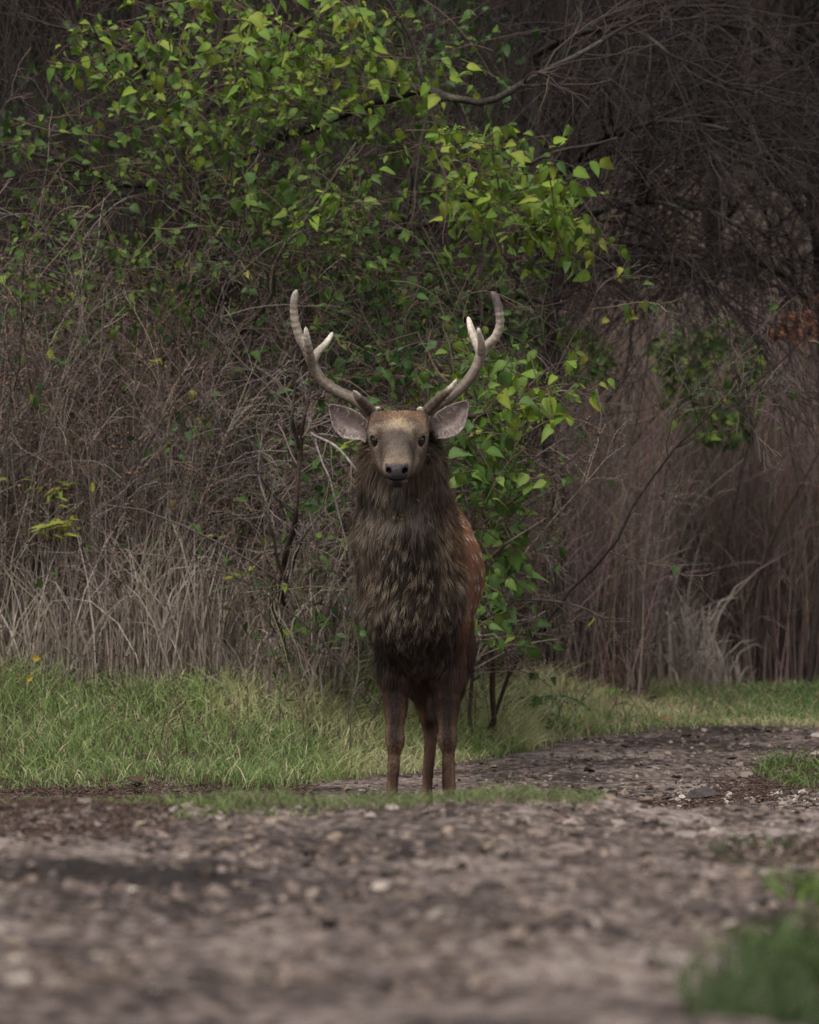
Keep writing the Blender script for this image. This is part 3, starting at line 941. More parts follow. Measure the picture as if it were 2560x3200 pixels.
# locks: strands of the mane draw together at their tips
mi = np.where(mane > .35)[0]
cl = fr.choice(mi, 4600, replace=False)
best = np.full(len(mi), -1); bd_ = np.full(len(mi), 9.)
ANI = np.array([1, 1, .38])
for k in range(0, 4600, 50):
    dd = np.linalg.norm((root[mi] * ANI).astype(np.float32)[:, None] - (root[cl[k:k + 50]] * ANI).astype(np.float32)[None], axis=-1)
    j = dd.argmin(1); m = dd[np.arange(len(mi)), j]
    up_ = m < bd_
    best[up_] = cl[k + j[up_]]; bd_[up_] = m[up_]
cvec = unit(vec) 
ctip = root + unit(flow + nrm * .30) * (.062 + .02 * noise3(root, 25, 12))[:, None]
tip = root[mi] + vec[mi]
pull = (.78 * sm(.022, .007, bd_) * fr.uniform(.35, 1.1, len(mi)))[:, None]
vec[mi] = tip * (1 - pull) + ctip[best] * pull - root[mi]
tipcol = col * np.where(hm[:, None] > .5, fr.uniform(.35, 2.0, (NF, 1)), fr.uniform(.5, 1.6, (NF, 1)))
cb_ = fr.random(NF)
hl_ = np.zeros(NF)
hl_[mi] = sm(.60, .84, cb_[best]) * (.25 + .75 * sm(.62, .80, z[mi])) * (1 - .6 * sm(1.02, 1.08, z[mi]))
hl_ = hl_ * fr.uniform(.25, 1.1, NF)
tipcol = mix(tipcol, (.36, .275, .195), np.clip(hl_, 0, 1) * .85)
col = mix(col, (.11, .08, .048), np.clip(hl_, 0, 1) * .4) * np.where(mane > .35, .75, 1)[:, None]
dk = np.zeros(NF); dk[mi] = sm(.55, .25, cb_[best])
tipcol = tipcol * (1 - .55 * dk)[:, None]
width = np.where(hm > .5, .0021, np.where(leg > .5, .0022, .0017)) * fr.uniform(.7, 1.3, NF)
curl = np.zeros((NF, 3)); curl[mi] = fr.normal(0, .008, (len(mi), 3)) + (np.stack([noise3(root[cl], 90, 80 + i) for i in range(3)], -1) - .5)[np.searchsorted(np.sort(cl), best)] * .035
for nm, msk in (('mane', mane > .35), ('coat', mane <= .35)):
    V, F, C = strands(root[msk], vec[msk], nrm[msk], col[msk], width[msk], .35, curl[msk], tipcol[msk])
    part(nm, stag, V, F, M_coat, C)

# ---- cloven hooves
for hx, hy in ((1221, -.045), (1412, -.045), (1330, .985), (1397, .985)):
    c0 = at(hx, 2600, hy)
    c0[2] = float(gz(c0[0], hy))
    ch = []
    for sg in (-1, 1):
        prof = [(.030, -.045, .0), (.030, .025, .0), (.028, .018, .045), (.024, -.008, .055), (.026, -.030, .028)]
        Vh = np.array([(sg * (.002 + wx), py, pz) for pz_, (w_, py, pz) in enumerate(prof) for wx in (0, w_ * .8)]) + c0
        n = len(prof)
        fq = [[2 * i, 2 * ((i + 1) % n), 2 * ((i + 1) % n) + 1, 2 * i + 1] for i in range(n)]
        capA = [[0, 2, 4], [0, 4, 6], [0, 6, 8]]
        capB = [[1, 5, 3], [1, 7, 5], [1, 9, 7]]
        ch.append((Vh, [np.array(fq), np.array(capA + capB)], np.tile((.025, .02, .018), (len(Vh), 1))))
    V, F, C = join(ch)
    part('hoof', stag, V, F, M_horn, C, smooth=False)
# ================================================================== GROWING THINGS
DV = 0.9     # how far the thicket stands behind the stag's ground
def walk(start, dirn, length, n, wob, grav, r, up=0.0):
    """Wandering polylines: (N,3) starts and directions, (N,) lengths -> (N,n,3)."""
    d = unit(np.asarray(dirn, float))
    st = (np.asarray(length, float) / (n - 1))[:, None]
    p = np.asarray(start, float)
    out = [p]
    drift = r.normal(0, 1, d.shape)
    for i in range(n - 1):
        d = unit(d + wob * (r.normal(0, 1, d.shape) * .8 + drift * .35) + np.array([0, 0, up - grav]))
        p = p + d * st
        out.append(p)
    return np.stack(out, 1)

def taper(N, n, r0, r1):
    t = np.linspace(0, 1, n)[None]
    return np.asarray(r0).reshape(-1, 1) * (1 - t) + np.asarray(r1).reshape(-1, 1) * t

def sprout(P, R, k, ratio, r, lo=.25, ang=.75, n=6, wob=.18, grav=.05, rr=.55, lmin=.03):
    """k side twigs on each polyline."""
    N, m, _ = P.shape
    i = np.repeat(np.arange(N), k)
    t = r.uniform(lo, .98, N * k) * (m - 1)
    a = t.astype(int); f = (t - a)[:, None]
    s = P[i, a] * (1 - f) + P[i, np.minimum(a + 1, m - 1)] * f
    T = unit(P[i, np.minimum(a + 1, m - 1)] - P[i, a])
    rnd = unit(np.cross(T, r.normal(0, 1, T.shape)))
    an = r.uniform(ang * .6, ang * 1.4, (N * k, 1))
    d = T * np.cos(an) + rnd * np.sin(an)
    L = np.linalg.norm(np.diff(P, axis=1), axis=2).sum(1)[i] * ratio * r.uniform(.5, 1.4, N * k) * (1 - .4 * t / (m - 1))
    L = np.maximum(L, lmin)
    Q = walk(s, d, L, n, wob, grav, r)
    r0 = R[i, a] * rr
    return Q, taper(N * k, n, r0, r0 * .45)

def shades(n, base, r, lo=.7, hi=1.35, tint=.08):
    return np.asarray(base) * r.uniform(lo, hi, (n, 1)) * (1 + r.normal(0, tint, (n, 3)))

# ---- leaves: broad ovate blades with a pointed tip, folded along the midrib
def leaf_shape(seed, wide=.40, fold=.25, droop=.3):
    r = np.random.default_rng(seed)
    ts = np.array([0, .10, .28, .50, .72, .88, 1.0])
    hw = np.array([.02, .72, 1.0, .86, .55, .22, 0]) * wide
    V = []
    tw = r.uniform(-.25, .25)
    for i, (t, w) in enumerate(zip(ts, hw)):
        zc = -droop * t ** 2 * .6
        jag = 1 + .10 * r.uniform(-1, 1)
        for sgn in (-1, 0, 1):
            ww = w * jag * sgn
            V.append((ww, t, zc + abs(ww) * fold + ww * tw * t + .05 * r.uniform(-1, 1) * (sgn != 0)))
    F = []
    for i in range(len(ts) - 1):
        b = 3 * i
        F += [[b, b + 1, b + 4, b + 3], [b + 1, b + 2, b + 5, b + 4]]
    return np.array(V), np.array(F)

LEAVES = [leaf_shape(100 + i, .29 + .035 * (i % 4), .10 + .22 * (i % 3), .1 + .35 * (i % 4)) for i in range(8)]
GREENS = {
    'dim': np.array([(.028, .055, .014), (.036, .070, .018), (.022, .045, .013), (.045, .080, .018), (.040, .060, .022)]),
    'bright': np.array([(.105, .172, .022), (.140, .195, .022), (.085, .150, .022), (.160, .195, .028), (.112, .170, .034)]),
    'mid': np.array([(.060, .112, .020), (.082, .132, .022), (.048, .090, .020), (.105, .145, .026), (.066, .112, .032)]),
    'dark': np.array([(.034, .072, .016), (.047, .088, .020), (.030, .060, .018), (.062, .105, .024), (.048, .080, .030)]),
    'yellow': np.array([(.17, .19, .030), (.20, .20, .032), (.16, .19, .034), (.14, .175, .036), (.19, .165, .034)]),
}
LEAF_MESH = {}
for nm, cs in GREENS.items():
    for j, c in enumerate(cs):
        V, F = LEAVES[(j * 3 + len(nm)) % 8]
        vc = np.tile(c, (len(V), 1))
        vc[1::3] *= 1.25
        LEAF_MESH[nm, j] = make_mesh('leaf', V, [F], M_leaf, vc)

def leaf_frames(n, r, face=.5):
    """Leaf blades that hang: tip outwards and down, upper side towards the sky or the open side."""
    az = r.uniform(0, 2 * math.pi, n)
    el = r.uniform(-1.5, .45, n)
    Y = np.stack([np.cos(az) * np.cos(el), np.sin(az) * np.cos(el) * .8, np.sin(el)], -1)
    Y = unit(Y)
    N0 = unit(np.stack([r.normal(0, .85, n), -face - .7 * r.normal(0, .6, n), .5 + .7 * r.random(n)], -1))
    Z = unit(N0 - Y * np.sum(N0 * Y, 1, keepdims=True))
    X = np.cross(Y, Z)
    return np.stack([X, Y, Z], -1)          # columns

def leaf_cloud(pos, size, frames, cls, r):
    """One joined mesh of many leaves; cls is a list of colour class names."""
    out = []
    sh = r.integers(0, 8, len(pos)); cj = r.integers(0, 5, len(pos))
    cols = np.array([GREENS[c][j] for c, j in zip(cls, cj)]) * r.uniform(.8, 1.2, (len(pos), 1))
    for h in range(8):
        m = sh == h
        if not m.any():
            continue
        V, F = LEAVES[h]
        W = np.einsum('nij,kj->nki', frames[m] * size[m][:, None, None], V) + pos[m][:, None]
        n = m.sum()
        FF = (F[None] + (np.arange(n) * len(V))[:, None, None]).reshape(-1, 4)
        C = np.repeat(cols[m], len(V), 0)
        C[1::3] *= 1.2
        out.append((W.reshape(-1, 3), [FF], C))
    return join(out)

def ellipse_pts(cx, cy, rx, ry, d0, d1, n, r):
    a = r.uniform(0, 2 * math.pi, n); q = np.sqrt(r.random(n))
    return atv(cx + rx * q * np.cos(a), cy + ry * q * np.sin(a), r.uniform(d0, d1, n))

def leafy(zones, r):
    """Leaf-bearing twigs for zones (cx,cy,rx,ry,n,size,class,d0,d1): twigs and the leaves along them."""
    TP, TR, LP, LS, LC = [], [], [], [], []
    for cx, cy, rx, ry, n, size, cls, d0, d1 in zones:
        n = max(1, int(round(n)))
        s = ellipse_pts(cx, cy, rx, ry, d0 + DV, d1 + DV, n, r)
        dr = np.stack([r.normal(.25, .8, n), r.normal(-.15, .5, n), r.normal(-.05, .55, n)], -1)
        L = np.minimum(r.uniform(.22, .48, n), .06 + .0034 * min(rx, ry * 1.4))
        P = walk(s - unit(dr) * L[:, None] * .5, dr, L, 7, .16, .05, r)
        TP.append(P); TR.append(taper(n, 7, np.full(n, .0030), np.full(n, .0012)))
        for t in np.linspace(.12, 1, 7):
            k = int(min(5, t * 6)); f = t * 6 - k
            m = r.random(n) < .30 + .50 * np.minimum(1, L / .3)
            p = P[m, k] * (1 - f) + P[m, min(k + 1, 6)] * f
            LP.append(p + r.normal(0, .012, p.shape))
            LS.append(size * r.uniform(.5, 1.35, len(p)))
            LC += [cls if q > .10 else ('yellow' if q < .012 else 'mid') for q in r.random(len(p))]
    return np.concatenate(TP), np.concatenate(TR), np.concatenate(LP), np.concatenate(LS), np.array(LC)

def plant_leaves(owner, LP, LS, LC, r, most=300):
    fr_ = leaf_frames(len(LP), r)
    # the largest in view are parts of their own; the rest is one mass
    show = LS / (LP[:, 1] - CAM_Y) * (1 + .25 * (LC == 'bright')) - .0006 * np.maximum(0, LP[:, 1] - LP[:, 1].min())
    order = np.argsort(-show)
    base = Vector(owner.location)
    for i in order[:most]:
        o = link('leaf', LEAF_MESH[LC[i], int(r.integers(5))], owner)
        M = Matrix([list(fr_[i][k]) for k in range(3)]).to_4x4()
        o.matrix_basis = Matrix.Translation(Vector(LP[i]) - base) @ M @ Matrix.Scale(LS[i], 4)
    rest_ = order[most:]
    if len(rest_):
        V, F, C = leaf_cloud(LP[rest_], LS[rest_], fr_[rest_], LC[rest_], r)
        part('foliage', owner, V, F, M_leaf, C, kind='stuff')

def limb(owner, name, vpts, radii, col, r, n=28, sides=8, knots=.25):
    """A limb through points (vx, vy, d) of the photograph, with knotty bark."""
    pts = np.array([atv(a, b, c + (DV if c < 31.5 else 0)) for a, b, c in vpts])
    if name in ('trunk', 'stem'):
        pts[0][2] = float(gz(pts[0][0], pts[0][1])) - .04
    P = resample(pts, n)
    L = np.linalg.norm(np.diff(P, axis=0), axis=1).sum()
    P[1:-1] += (noise3(P[1:-1], 7, 33)[:, None] - .5) * np.array([.05, .03, .05]) * min(1, L)
    R = np.interp(np.linspace(0, 1, n), np.linspace(0, 1, len(radii)), radii) * (1 + knots * (r.random(n) - .5))
    V, F, _ = tubes(P[None], R[None], sides)
    m = noise3(V, 22, 9)
    c = np.tile(np.asarray(col, float), (len(V), 1)) * (.6 + .8 * noise3(V, 60, 12))[:, None]
    c = mix(c, (.16, .165, .12), sm(.60, .80, m) * .28)
    part(name, owner, V, F, M_bark, c)
    return P, R

def twigs_part(owner, sets, kind='stuff', sides=3, name='twigs', mat=None):
    V, F, C = join([tubes(P, R, sides, c) for P, R, c in sets])
    return part(name, owner, V, F, mat or M_twig, C, kind=kind)

def foot(vx, d):
    p = atv(vx, 1000, d)
    p[2] = float(gz(p[0], p[1]))
    return p

DARK = (.040, .030, .026); GREY = (.125, .098, .083); PALE = (.235, .195, .168); BROWN = (.080, .055, .041); RED = (.060, .032, .027); MOSS = (.085, .080, .050)

# ------------------------------------------------------------------ 1. the leafy tree over the stag
tr = np.random.default_rng(101)
f0 = foot(540, 30.6 + DV)
tree = thing('leafy_tree', 'green leafy tree whose broad crown fills the upper part above the stag', 'tree', tuple(f0))
LIMBS = [
    ('trunk', [(540, 1490, 30.6), (505, 1000, 30.6), (455, 620, 30.5), (425, 350, 30.4), (455, 120, 30.3), (510, -160, 30.2)], [.05, .045, .04, .032, .022, .014], DARK),
    ('branch', [(425, 370, 30.4), (560, 300, 30.1), (700, 245, 29.6), (845, 200, 29.0), (900, 185, 28.9), (955, 208, 28.8), (1050, 204, 28.7), (1130, 158, 28.7), (1250, 98, 28.8), (1370, 30, 28.9)], [.034, .03, .024, .019, .015, .010, .006], (.034, .028, .024)),
    ('branch', [(897, 190, 28.9), (882, 130, 28.9), (850, 60, 28.9), (800, -30, 28.9)], [.013, .011, .008, .005], DARK),
    ('branch', [(455, 620, 30.5), (600, 530, 30.0), (760, 490, 29.6), (900, 470, 29.2), (1030, 400, 29), (1150, 330, 28.9), (1300, 290, 28.9)], [.03, .024, .018, .013, .008, .004], DARK),
    ('branch', [(500, 960, 30.6), (700, 830, 30.2), (850, 760, 29.8), (960, 680, 29.4), (1080, 632, 29.1), (1185, 640, 29.0)], [.03, .026, .022, .018, .013, .006], DARK),
    ('branch', [(970, 640, 29.3), (985, 590, 29.1), (960, 520, 29.1), (930, 440, 29.1)], [.009, .008, .006, .003], DARK),
    ('branch', [(1080, 632, 29.1), (1105, 570, 29.0), (1190, 480, 28.9), (1265, 400, 28.9)], [.009, .008, .006, .003], DARK),
    ('branch', [(440, 480, 30.4), (330, 400, 30.0), (230, 380, 29.8), (120, 330, 29.6), (-20, 310, 29.5)], [.024, .018, .013, .009, .004], DARK),
    ('branch', [(430, 300, 30.3), (350, 220, 29.9), (270, 120, 29.6), (150, 60, 29.5), (20, 30, 29.4)], [.02, .016, .011, .007, .003], DARK),
    ('branch', [(440, 230, 30.3), (560, 120, 29.8), (660, 30, 29.5), (760, -60, 29.4)], [.022, .016, .011, .006], DARK),
    ('branch', [(505, 700, 29.0), (560, 640, 28.6), (585, 540, 28.4), (640, 470, 28.3), (750, 300, 28.3)], [.012, .010, .007, .005, .003], (.075, .062, .046)),
    ('branch', [(790, 790, 29.0), (860, 770, 28.6), (900, 775, 28.4), (955, 790, 28.3)], [.011, .010, .008, .004], (.17, .15, .03)),
]
limbs = []
for nm, pts, rr, c in LIMBS:
    limbs.append(limb(tree, nm, pts, rr, c, tr))
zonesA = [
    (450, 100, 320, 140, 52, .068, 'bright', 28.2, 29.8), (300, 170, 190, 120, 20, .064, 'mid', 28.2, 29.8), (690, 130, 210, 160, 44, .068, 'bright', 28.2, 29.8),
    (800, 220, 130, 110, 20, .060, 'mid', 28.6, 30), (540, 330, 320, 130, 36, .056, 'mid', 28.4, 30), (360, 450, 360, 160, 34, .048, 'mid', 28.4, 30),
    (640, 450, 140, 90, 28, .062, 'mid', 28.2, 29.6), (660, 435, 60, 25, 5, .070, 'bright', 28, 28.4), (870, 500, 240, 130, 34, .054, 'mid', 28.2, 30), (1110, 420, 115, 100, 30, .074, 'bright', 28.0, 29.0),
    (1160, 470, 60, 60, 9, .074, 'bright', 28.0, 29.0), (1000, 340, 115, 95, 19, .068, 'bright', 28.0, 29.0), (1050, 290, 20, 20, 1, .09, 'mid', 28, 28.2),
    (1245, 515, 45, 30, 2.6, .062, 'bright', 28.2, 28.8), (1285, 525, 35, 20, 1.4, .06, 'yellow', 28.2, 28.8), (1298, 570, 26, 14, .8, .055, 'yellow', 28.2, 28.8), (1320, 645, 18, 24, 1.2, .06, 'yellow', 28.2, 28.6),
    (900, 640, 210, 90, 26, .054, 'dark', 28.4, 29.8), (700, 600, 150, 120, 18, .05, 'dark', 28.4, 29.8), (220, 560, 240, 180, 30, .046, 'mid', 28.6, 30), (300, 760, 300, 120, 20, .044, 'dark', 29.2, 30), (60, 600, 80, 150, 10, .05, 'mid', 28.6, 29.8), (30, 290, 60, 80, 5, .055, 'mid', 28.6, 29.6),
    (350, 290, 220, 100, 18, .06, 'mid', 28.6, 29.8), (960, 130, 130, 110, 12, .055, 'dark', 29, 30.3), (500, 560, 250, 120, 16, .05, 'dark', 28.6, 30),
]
zonesA = [(a, b, c, d, e * 1.62, f * .80, *g) for a, b, c, d, e, f, *g in zonesA]
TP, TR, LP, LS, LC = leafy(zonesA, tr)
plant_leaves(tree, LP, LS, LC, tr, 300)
sets = [(TP, TR, shades(len(TP), BROWN, tr))]
for P, R in limbs:
    q, qr = sprout(P[None], R[None], 12, .28, tr, n=7, wob=.16, rr=.45, lmin=.25)
    q2, qr2 = sprout(q, np.minimum(qr, .006), 8, .55, tr, n=6, wob=.2, rr=.6, lmin=.1)
    sets += [(q, np.minimum(qr, .007), shades(len(q), DARK, tr)), (q2, np.maximum(qr2, .0011), shades(len(q2), (.050, .036, .029), tr, .6, 1.8))]
twigs_part(tree, sets)

# ------------------------------------------------------------------ 2. the leafy shrub beside the stag's flank
br = np.random.default_rng(202)
f1 = foot(1030, 29.0 + DV)
shrub = thing('leafy_shrub', 'leafy green shrub close behind the neck and flank of the stag', 'shrub', tuple(f1))
limbs = [limb(shrub, nm, pts, rr, c, br) for nm, pts, rr, c in [
    ('stem', [(1030, 1450, 29.0), (1045, 1300, 28.4), (1050, 1200, 27.8), (1030, 1080, 27.7), (985, 930, 27.6), (930, 800, 27.8), (880, 700, 28)], [.012, .011, .010, .008, .006, .003], BROWN),
    ('branch', [(905, 890, 27.9), (985, 876, 27.4), (1040, 866, 27.3), (1088, 853, 27.3)], [.012, .0115, .0105, .008], (.045, .03, .026)),
    ('branch', [(1088, 853, 27.3), (1150, 830, 27.3), (1200, 820, 27.3), (1275, 858, 27.3)], [.005, .004, .003, .0015], GREY),
    ('branch', [(1040, 1170, 27.7), (1063, 1148, 27.2), (1090, 1130, 27.2), (1150, 1090, 27.2)], [.007, .006, .004, .002], GREY),
    ('branch', [(1060, 1265, 27.8), (1130, 1262, 27.6), (1210, 1280, 27.5), (1290, 1335, 27.5), (1335, 1385, 27.6)], [.005, .0048, .004, .003, .0015], (.085, .065, .055)),
    ('branch', [(1010, 1330, 27.8), (1050, 1345, 27.3), (1090, 1392, 27.4)], [.006, .005, .003], (.15, .12, .10)),
    ('branch', [(1000, 960, 27.6), (1080, 930, 27.3), (1180, 880, 27.2), (1290, 920, 27.2)], [.005, .004, .003, .0015], BROWN),
    ('branch', [(1020, 1100, 27.6), (1100, 1040, 27.3), (1180, 985, 27.2), (1240, 930, 27.2)], [.005, .004, .003, .0015], BROWN),
]]
zonesB = [
    (860, 780, 150, 85, 26, .060, 'dark', 27.4, 28.6), (1070, 800, 95, 60, 17, .070, 'bright', 26.9, 27.8), (1150, 828, 50, 24, 4, .076, 'bright', 26.8, 27.2), (1030, 735, 60, 55, 9, .062, 'mid', 27, 28),
    (1215, 815, 45, 14, 1.2, .062, 'yellow', 27, 27.3), (1250, 815, 10, 10, .7, .07, 'bright', 27, 27.2), (1000, 920, 65, 80, 24, .066, 'mid', 26.9, 28), (1035, 1020, 50, 90, 22, .072, 'mid', 26.9, 28),
    (1050, 1130, 40, 60, 12, .066, 'mid', 27, 28), (1040, 1230, 35, 75, 14, .060, 'mid', 27, 28), (1050, 1320, 45, 38, 10, .060, 'mid', 27, 28), (1125, 990, 45, 60, 2.4, .062, 'mid', 27, 27.5), (1118, 1220, 10, 10, .8, .07, 'mid', 27, 27.2), (1185, 1000, 10, 8, .8, .06, 'mid', 27, 27.2),
    (700, 1000, 60, 190, 18, .055, 'dark', 27.6, 28.6), (980, 830, 80, 60, 10, .06, 'mid', 27.2, 28), (1180, 740, 70, 50, 5, .05, 'mid', 27.6, 28.6),
]
zonesB = [(a, b, c, d, e * 1.2, f * .84, *g) for a, b, c, d, e, f, *g in zonesB]
TP, TR, LP, LS, LC = leafy(zonesB, br)
plant_leaves(shrub, LP, LS, LC, br, 300)
sets = [(TP, TR, shades(len(TP), BROWN, br))]
heads_p = []
for i, (P, R) in enumerate(limbs):
    q, qr = sprout(P[None], R[None], 7, .20, br, n=6, wob=.16, rr=.6, lmin=.10)
    q2, qr2 = sprout(q, qr, 3, .5, br, n=5, wob=.2, rr=.6, lmin=.05)
    sets += [(q, np.clip(qr, .0011, .003), shades(len(q), BROWN, br)), (q2, np.clip(qr2, .0009, .002), shades(len(q2), BROWN, br))]
    if i >= 6:
        heads_p += list(q2[:, -1]) + list(q[:, -1])
twigs_part(shrub, sets)

def knobs(pos, size, base, r):
    """Small crumpled lumps: dry seed heads."""
    n = len(pos)
    out = []
    hid = r.integers(0, len(HULLS), n)
    for h, (V, F) in enumerate(HULLS):
        m = hid == h
        k = m.sum()
        if not k:
            continue
        W = np.einsum('nij,kj->nki', rand_rot(k, r) * size[m][:, None, None], V) + pos[m][:, None]
        out.append((W.reshape(-1, 3), [(F[None] + (np.arange(k) * len(V))[:, None, None]).reshape(-1, 3)], np.repeat(shades(k, base, r, .6, 1.5), len(V), 0)))
    return join(out)

heads_p = np.array(heads_p)
hp = np.concatenate([heads_p + br.normal(0, .010, heads_p.shape) for _ in range(4)])
hp = hp[br.random(len(hp)) < .8]
V, F, C = knobs(hp, br.uniform(.004, .010, len(hp)), (.085, .058, .042), br)
part('seed_heads', shrub, V, F, M_twig, C, smooth=False, kind='stuff')

# ------------------------------------------------------------------ 3. the slim sapling left of the stag
f2 = foot(575, 29.2 + DV)
sap = thing('sapling', 'slim dark reddish sapling standing bare between the dry weeds and the stag', 'tree', tuple(f2))
limbs = [limb(sap, nm, pts, rr, c, br) for nm, pts, rr, c in [
    ('trunk', [(575, 1440, 29.2), (590, 1300, 28.6), (600, 1200, 28.1), (622, 1080, 27.8), (632, 960, 27.8), (640, 860, 27.7), (655, 770, 27.7)], [.014, .013, .0115, .010, .007, .004], (.050, .032, .027)),
    ('branch', [(632, 950, 27.8), (612, 870, 27.7), (622, 790, 27.7), (640, 640, 27.7)], [.008, .007, .005, .002], DARK),
    ('branch', [(600, 1230, 27.9), (640, 1130, 27.6), (700, 1060, 27.5), (765, 1010, 27.5)], [.007, .006, .004, .002], (.07, .052, .052)),
    ('branch', [(655, 912, 27.5), (700, 935, 27.3), (745, 985, 27.2), (760, 1010, 27.2)], [.005, .005, .004, .002], (.19, .16, .15)),
    ('branch', [(665, 925, 27.5), (690, 1000, 27.3), (710, 1080, 27.3), (730, 1160, 27.3)], [.004, .004, .003, .002], (.16, .13, .125)),
    ('branch', [(598, 1220, 27.9), (560, 1100, 27.6), (540, 1000, 27.6), (548, 900, 27.6)], [.007, .006, .004, .002], GREY),
]]
sets = []
for P, R in limbs:
    q, qr = sprout(P[None], R[None], 9, .35, br, n=6, wob=.16, rr=.5, lmin=.15)
    q2, qr2 = sprout(q, qr, 4, .5, br, n=5, wob=.2, rr=.6, lmin=.05)
    sets += [(q, np.clip(qr, .0012, .005), shades(len(q), GREY, br)), (q2, np.clip(qr2, .0010, .003), shades(len(q2), GREY, br))]
twigs_part(sap, sets)

# ------------------------------------------------------------------ 4. bare shrubs of the left-hand thicket
sr = np.random.default_rng(303)
def bare_shrub(label, vx, d, top_v, spread, nst, cols, leaf_n, lcls='dark', dens=1.0):
    d = d + DV - .3
    f = foot(vx, d)
    t = thing('bare_shrub', label, 'shrub', tuple(f), 'bare shrubs of the thicket')
    sets = []
    top = atv(vx, top_v, d)[2]
    H = top - f[2]
    allq = []
    for k in range(nst):
        a = sr.uniform(-1, 1) * spread
        s = f + np.array([a * .35, sr.uniform(-.3, .3), -.03])
        P = walk(s[None], np.array([[a * .8, sr.uniform(-.2, .1), 1.0]]), np.array([H * sr.uniform(.75, 1.1)]), 16, .16, .0, sr, up=.05)
        r0 = sr.uniform(.004, .009)
        R = taper(1, 16, [r0], [r0 * .25])
        c = shades(1, cols[k % len(cols)], sr)
        V, F, C = tubes(P, R, 6, c)
        part('stem', t, V, F, M_bark, C * (.7 + .6 * noise3(V, 50, 3))[:, None])
        q, qr = sprout(P, R, int(17 * dens), .30, sr, lo=.12, n=8, wob=.17, rr=.55, lmin=.2)
        q2, qr2 = sprout(q, qr, 6, .45, sr, n=6, wob=.2, rr=.65, lmin=.08)
        q3, qr3 = sprout(q2, qr2, 2, .45, sr, n=5, wob=.22, rr=.75, lmin=.05)
        cc = cols[(k + 1) % len(cols)]
        sets += [(q, np.clip(qr, .0016, .006), shades(len(q), cols[k % len(cols)], sr, .6, 1.7)), (q2, np.clip(qr2, .0013, .004), shades(len(q2), cc, sr)), (q3, np.clip(qr3, .0010, .003), shades(len(q3), cc, sr))]
        allq.append(q2)
    twigs_part(t, sets)
    if leaf_n:
        Q = np.concatenate(allq)
        p = Q[sr.integers(0, len(Q), leaf_n), sr.integers(1, 6, leaf_n)]
        plant_leaves(t, p, sr.uniform(.028, .052, leaf_n), np.array([lcls if v > .08 else 'yellow' for v in sr.random(leaf_n)]), sr, 60)
bare_shrub('bare grey shrub at the left edge with crossing pale twigs', 20, 29.6, 250, .7, 8, [GREY, BROWN, DARK], 110)
bare_shrub('bare shrub with upright grey stems above the yellowish weed', 190, 29.3, 330, .7, 9, [BROWN, PALE, GREY], 140)
bare_shrub('bare shrub with dark stems below the left side of the leafy crown', 350, 29.9, 120, 1.0, 9, [DARK, GREY, BROWN], 110)
bare_shrub('tangled bare shrub with pale forking twigs just left of the sapling', 500, 29.2, 460, .8, 7, [PALE, BROWN, GREY], 150)
bare_shrub('bare shrub with mossy twigs behind the left antler', 700, 28.9, 520, .7, 7, [GREY, MOSS, BROWN], 190)
bare_shrub('bare twiggy shrub behind and between the two antlers', 860, 28.9, 560, .4, 7, [GREY, BROWN, PALE], 170)
bare_shrub('bare grey shrub rising behind the right antler tip', 985, 29.4, 470, .18, 6, [GREY, BROWN, DARK], 90)

# ------------------------------------------------------------------ 5. bare trees of the dark upper right
xr = np.random.default_rng(404)
def bare_tree(label, trunk, branches, col, dens=1.0, seed_top=0):
    f = foot(trunk[0][0], trunk[0][2])
    t = thing('bare_tree', label, 'tree', tuple(f), 'bare trees of the wood')
    L = [limb(t, 'trunk', trunk, [.06, .05, .042, .03, .018], col, xr, n=24)]
    for b in branches:
        L.append(limb(t, 'branch', b, [.018, .013, .009, .005, .003], col, xr, n=22, sides=6))
    sets = []
    for i, (P, R) in enumerate(L):
        q, qr = sprout(P[None], np.minimum(R[None], .02), int((30 if i else 14) * dens), .42 if i else .22, xr, lo=.1 if i else .55, n=9, wob=.11, rr=.6, lmin=.5, grav=.035, ang=.6)
        q2, qr2 = sprout(q, qr, 7, .5, xr, lo=.1, n=8, wob=.14, rr=.65, lmin=.25, grav=.05, ang=.6)
        q3, qr3 = sprout(q2, qr2, 2, .5, xr, n=6, wob=.16, rr=.75, lmin=.15, grav=.05)
        sets += [(q, np.clip(qr, .0022, .008), shades(len(q), col, xr, .6, 1.6)), (q2, np.clip(qr2, .0017, .005), shades(len(q2), col, xr, .6, 2.0)), (q3, np.clip(qr3, .0014, .004), shades(len(q3), col, xr, .6, 2.4))]
    twigs_part(t, sets)
bare_tree('bare dark tree with long boughs sweeping from the leafy crown to the right', [(1160, 1420, 33.5), (1165, 900, 33.5), (1150, 400, 33.3), (1110, 60, 33.2), (1080, -200, 33.2)],
          [[(1150, 420, 33.3), (1260, 300, 32.6), (1420, 260, 32.2), (1600, 300, 32), (1760, 380, 32)], [(1120, 120, 33.2), (1250, 60, 32.6), (1400, 100, 32.2), (1560, 190, 32), (1740, 240, 32)],
           [(1150, 520, 33.3), (1280, 440, 32.6), (1420, 430, 32.2), (1560, 480, 32), (1720, 580, 32)], [(1155, 640, 33.3), (1240, 560, 32.8), (1340, 540, 32.4), (1470, 590, 32.2), (1640, 690, 32)]], (.020, .015, .0135))
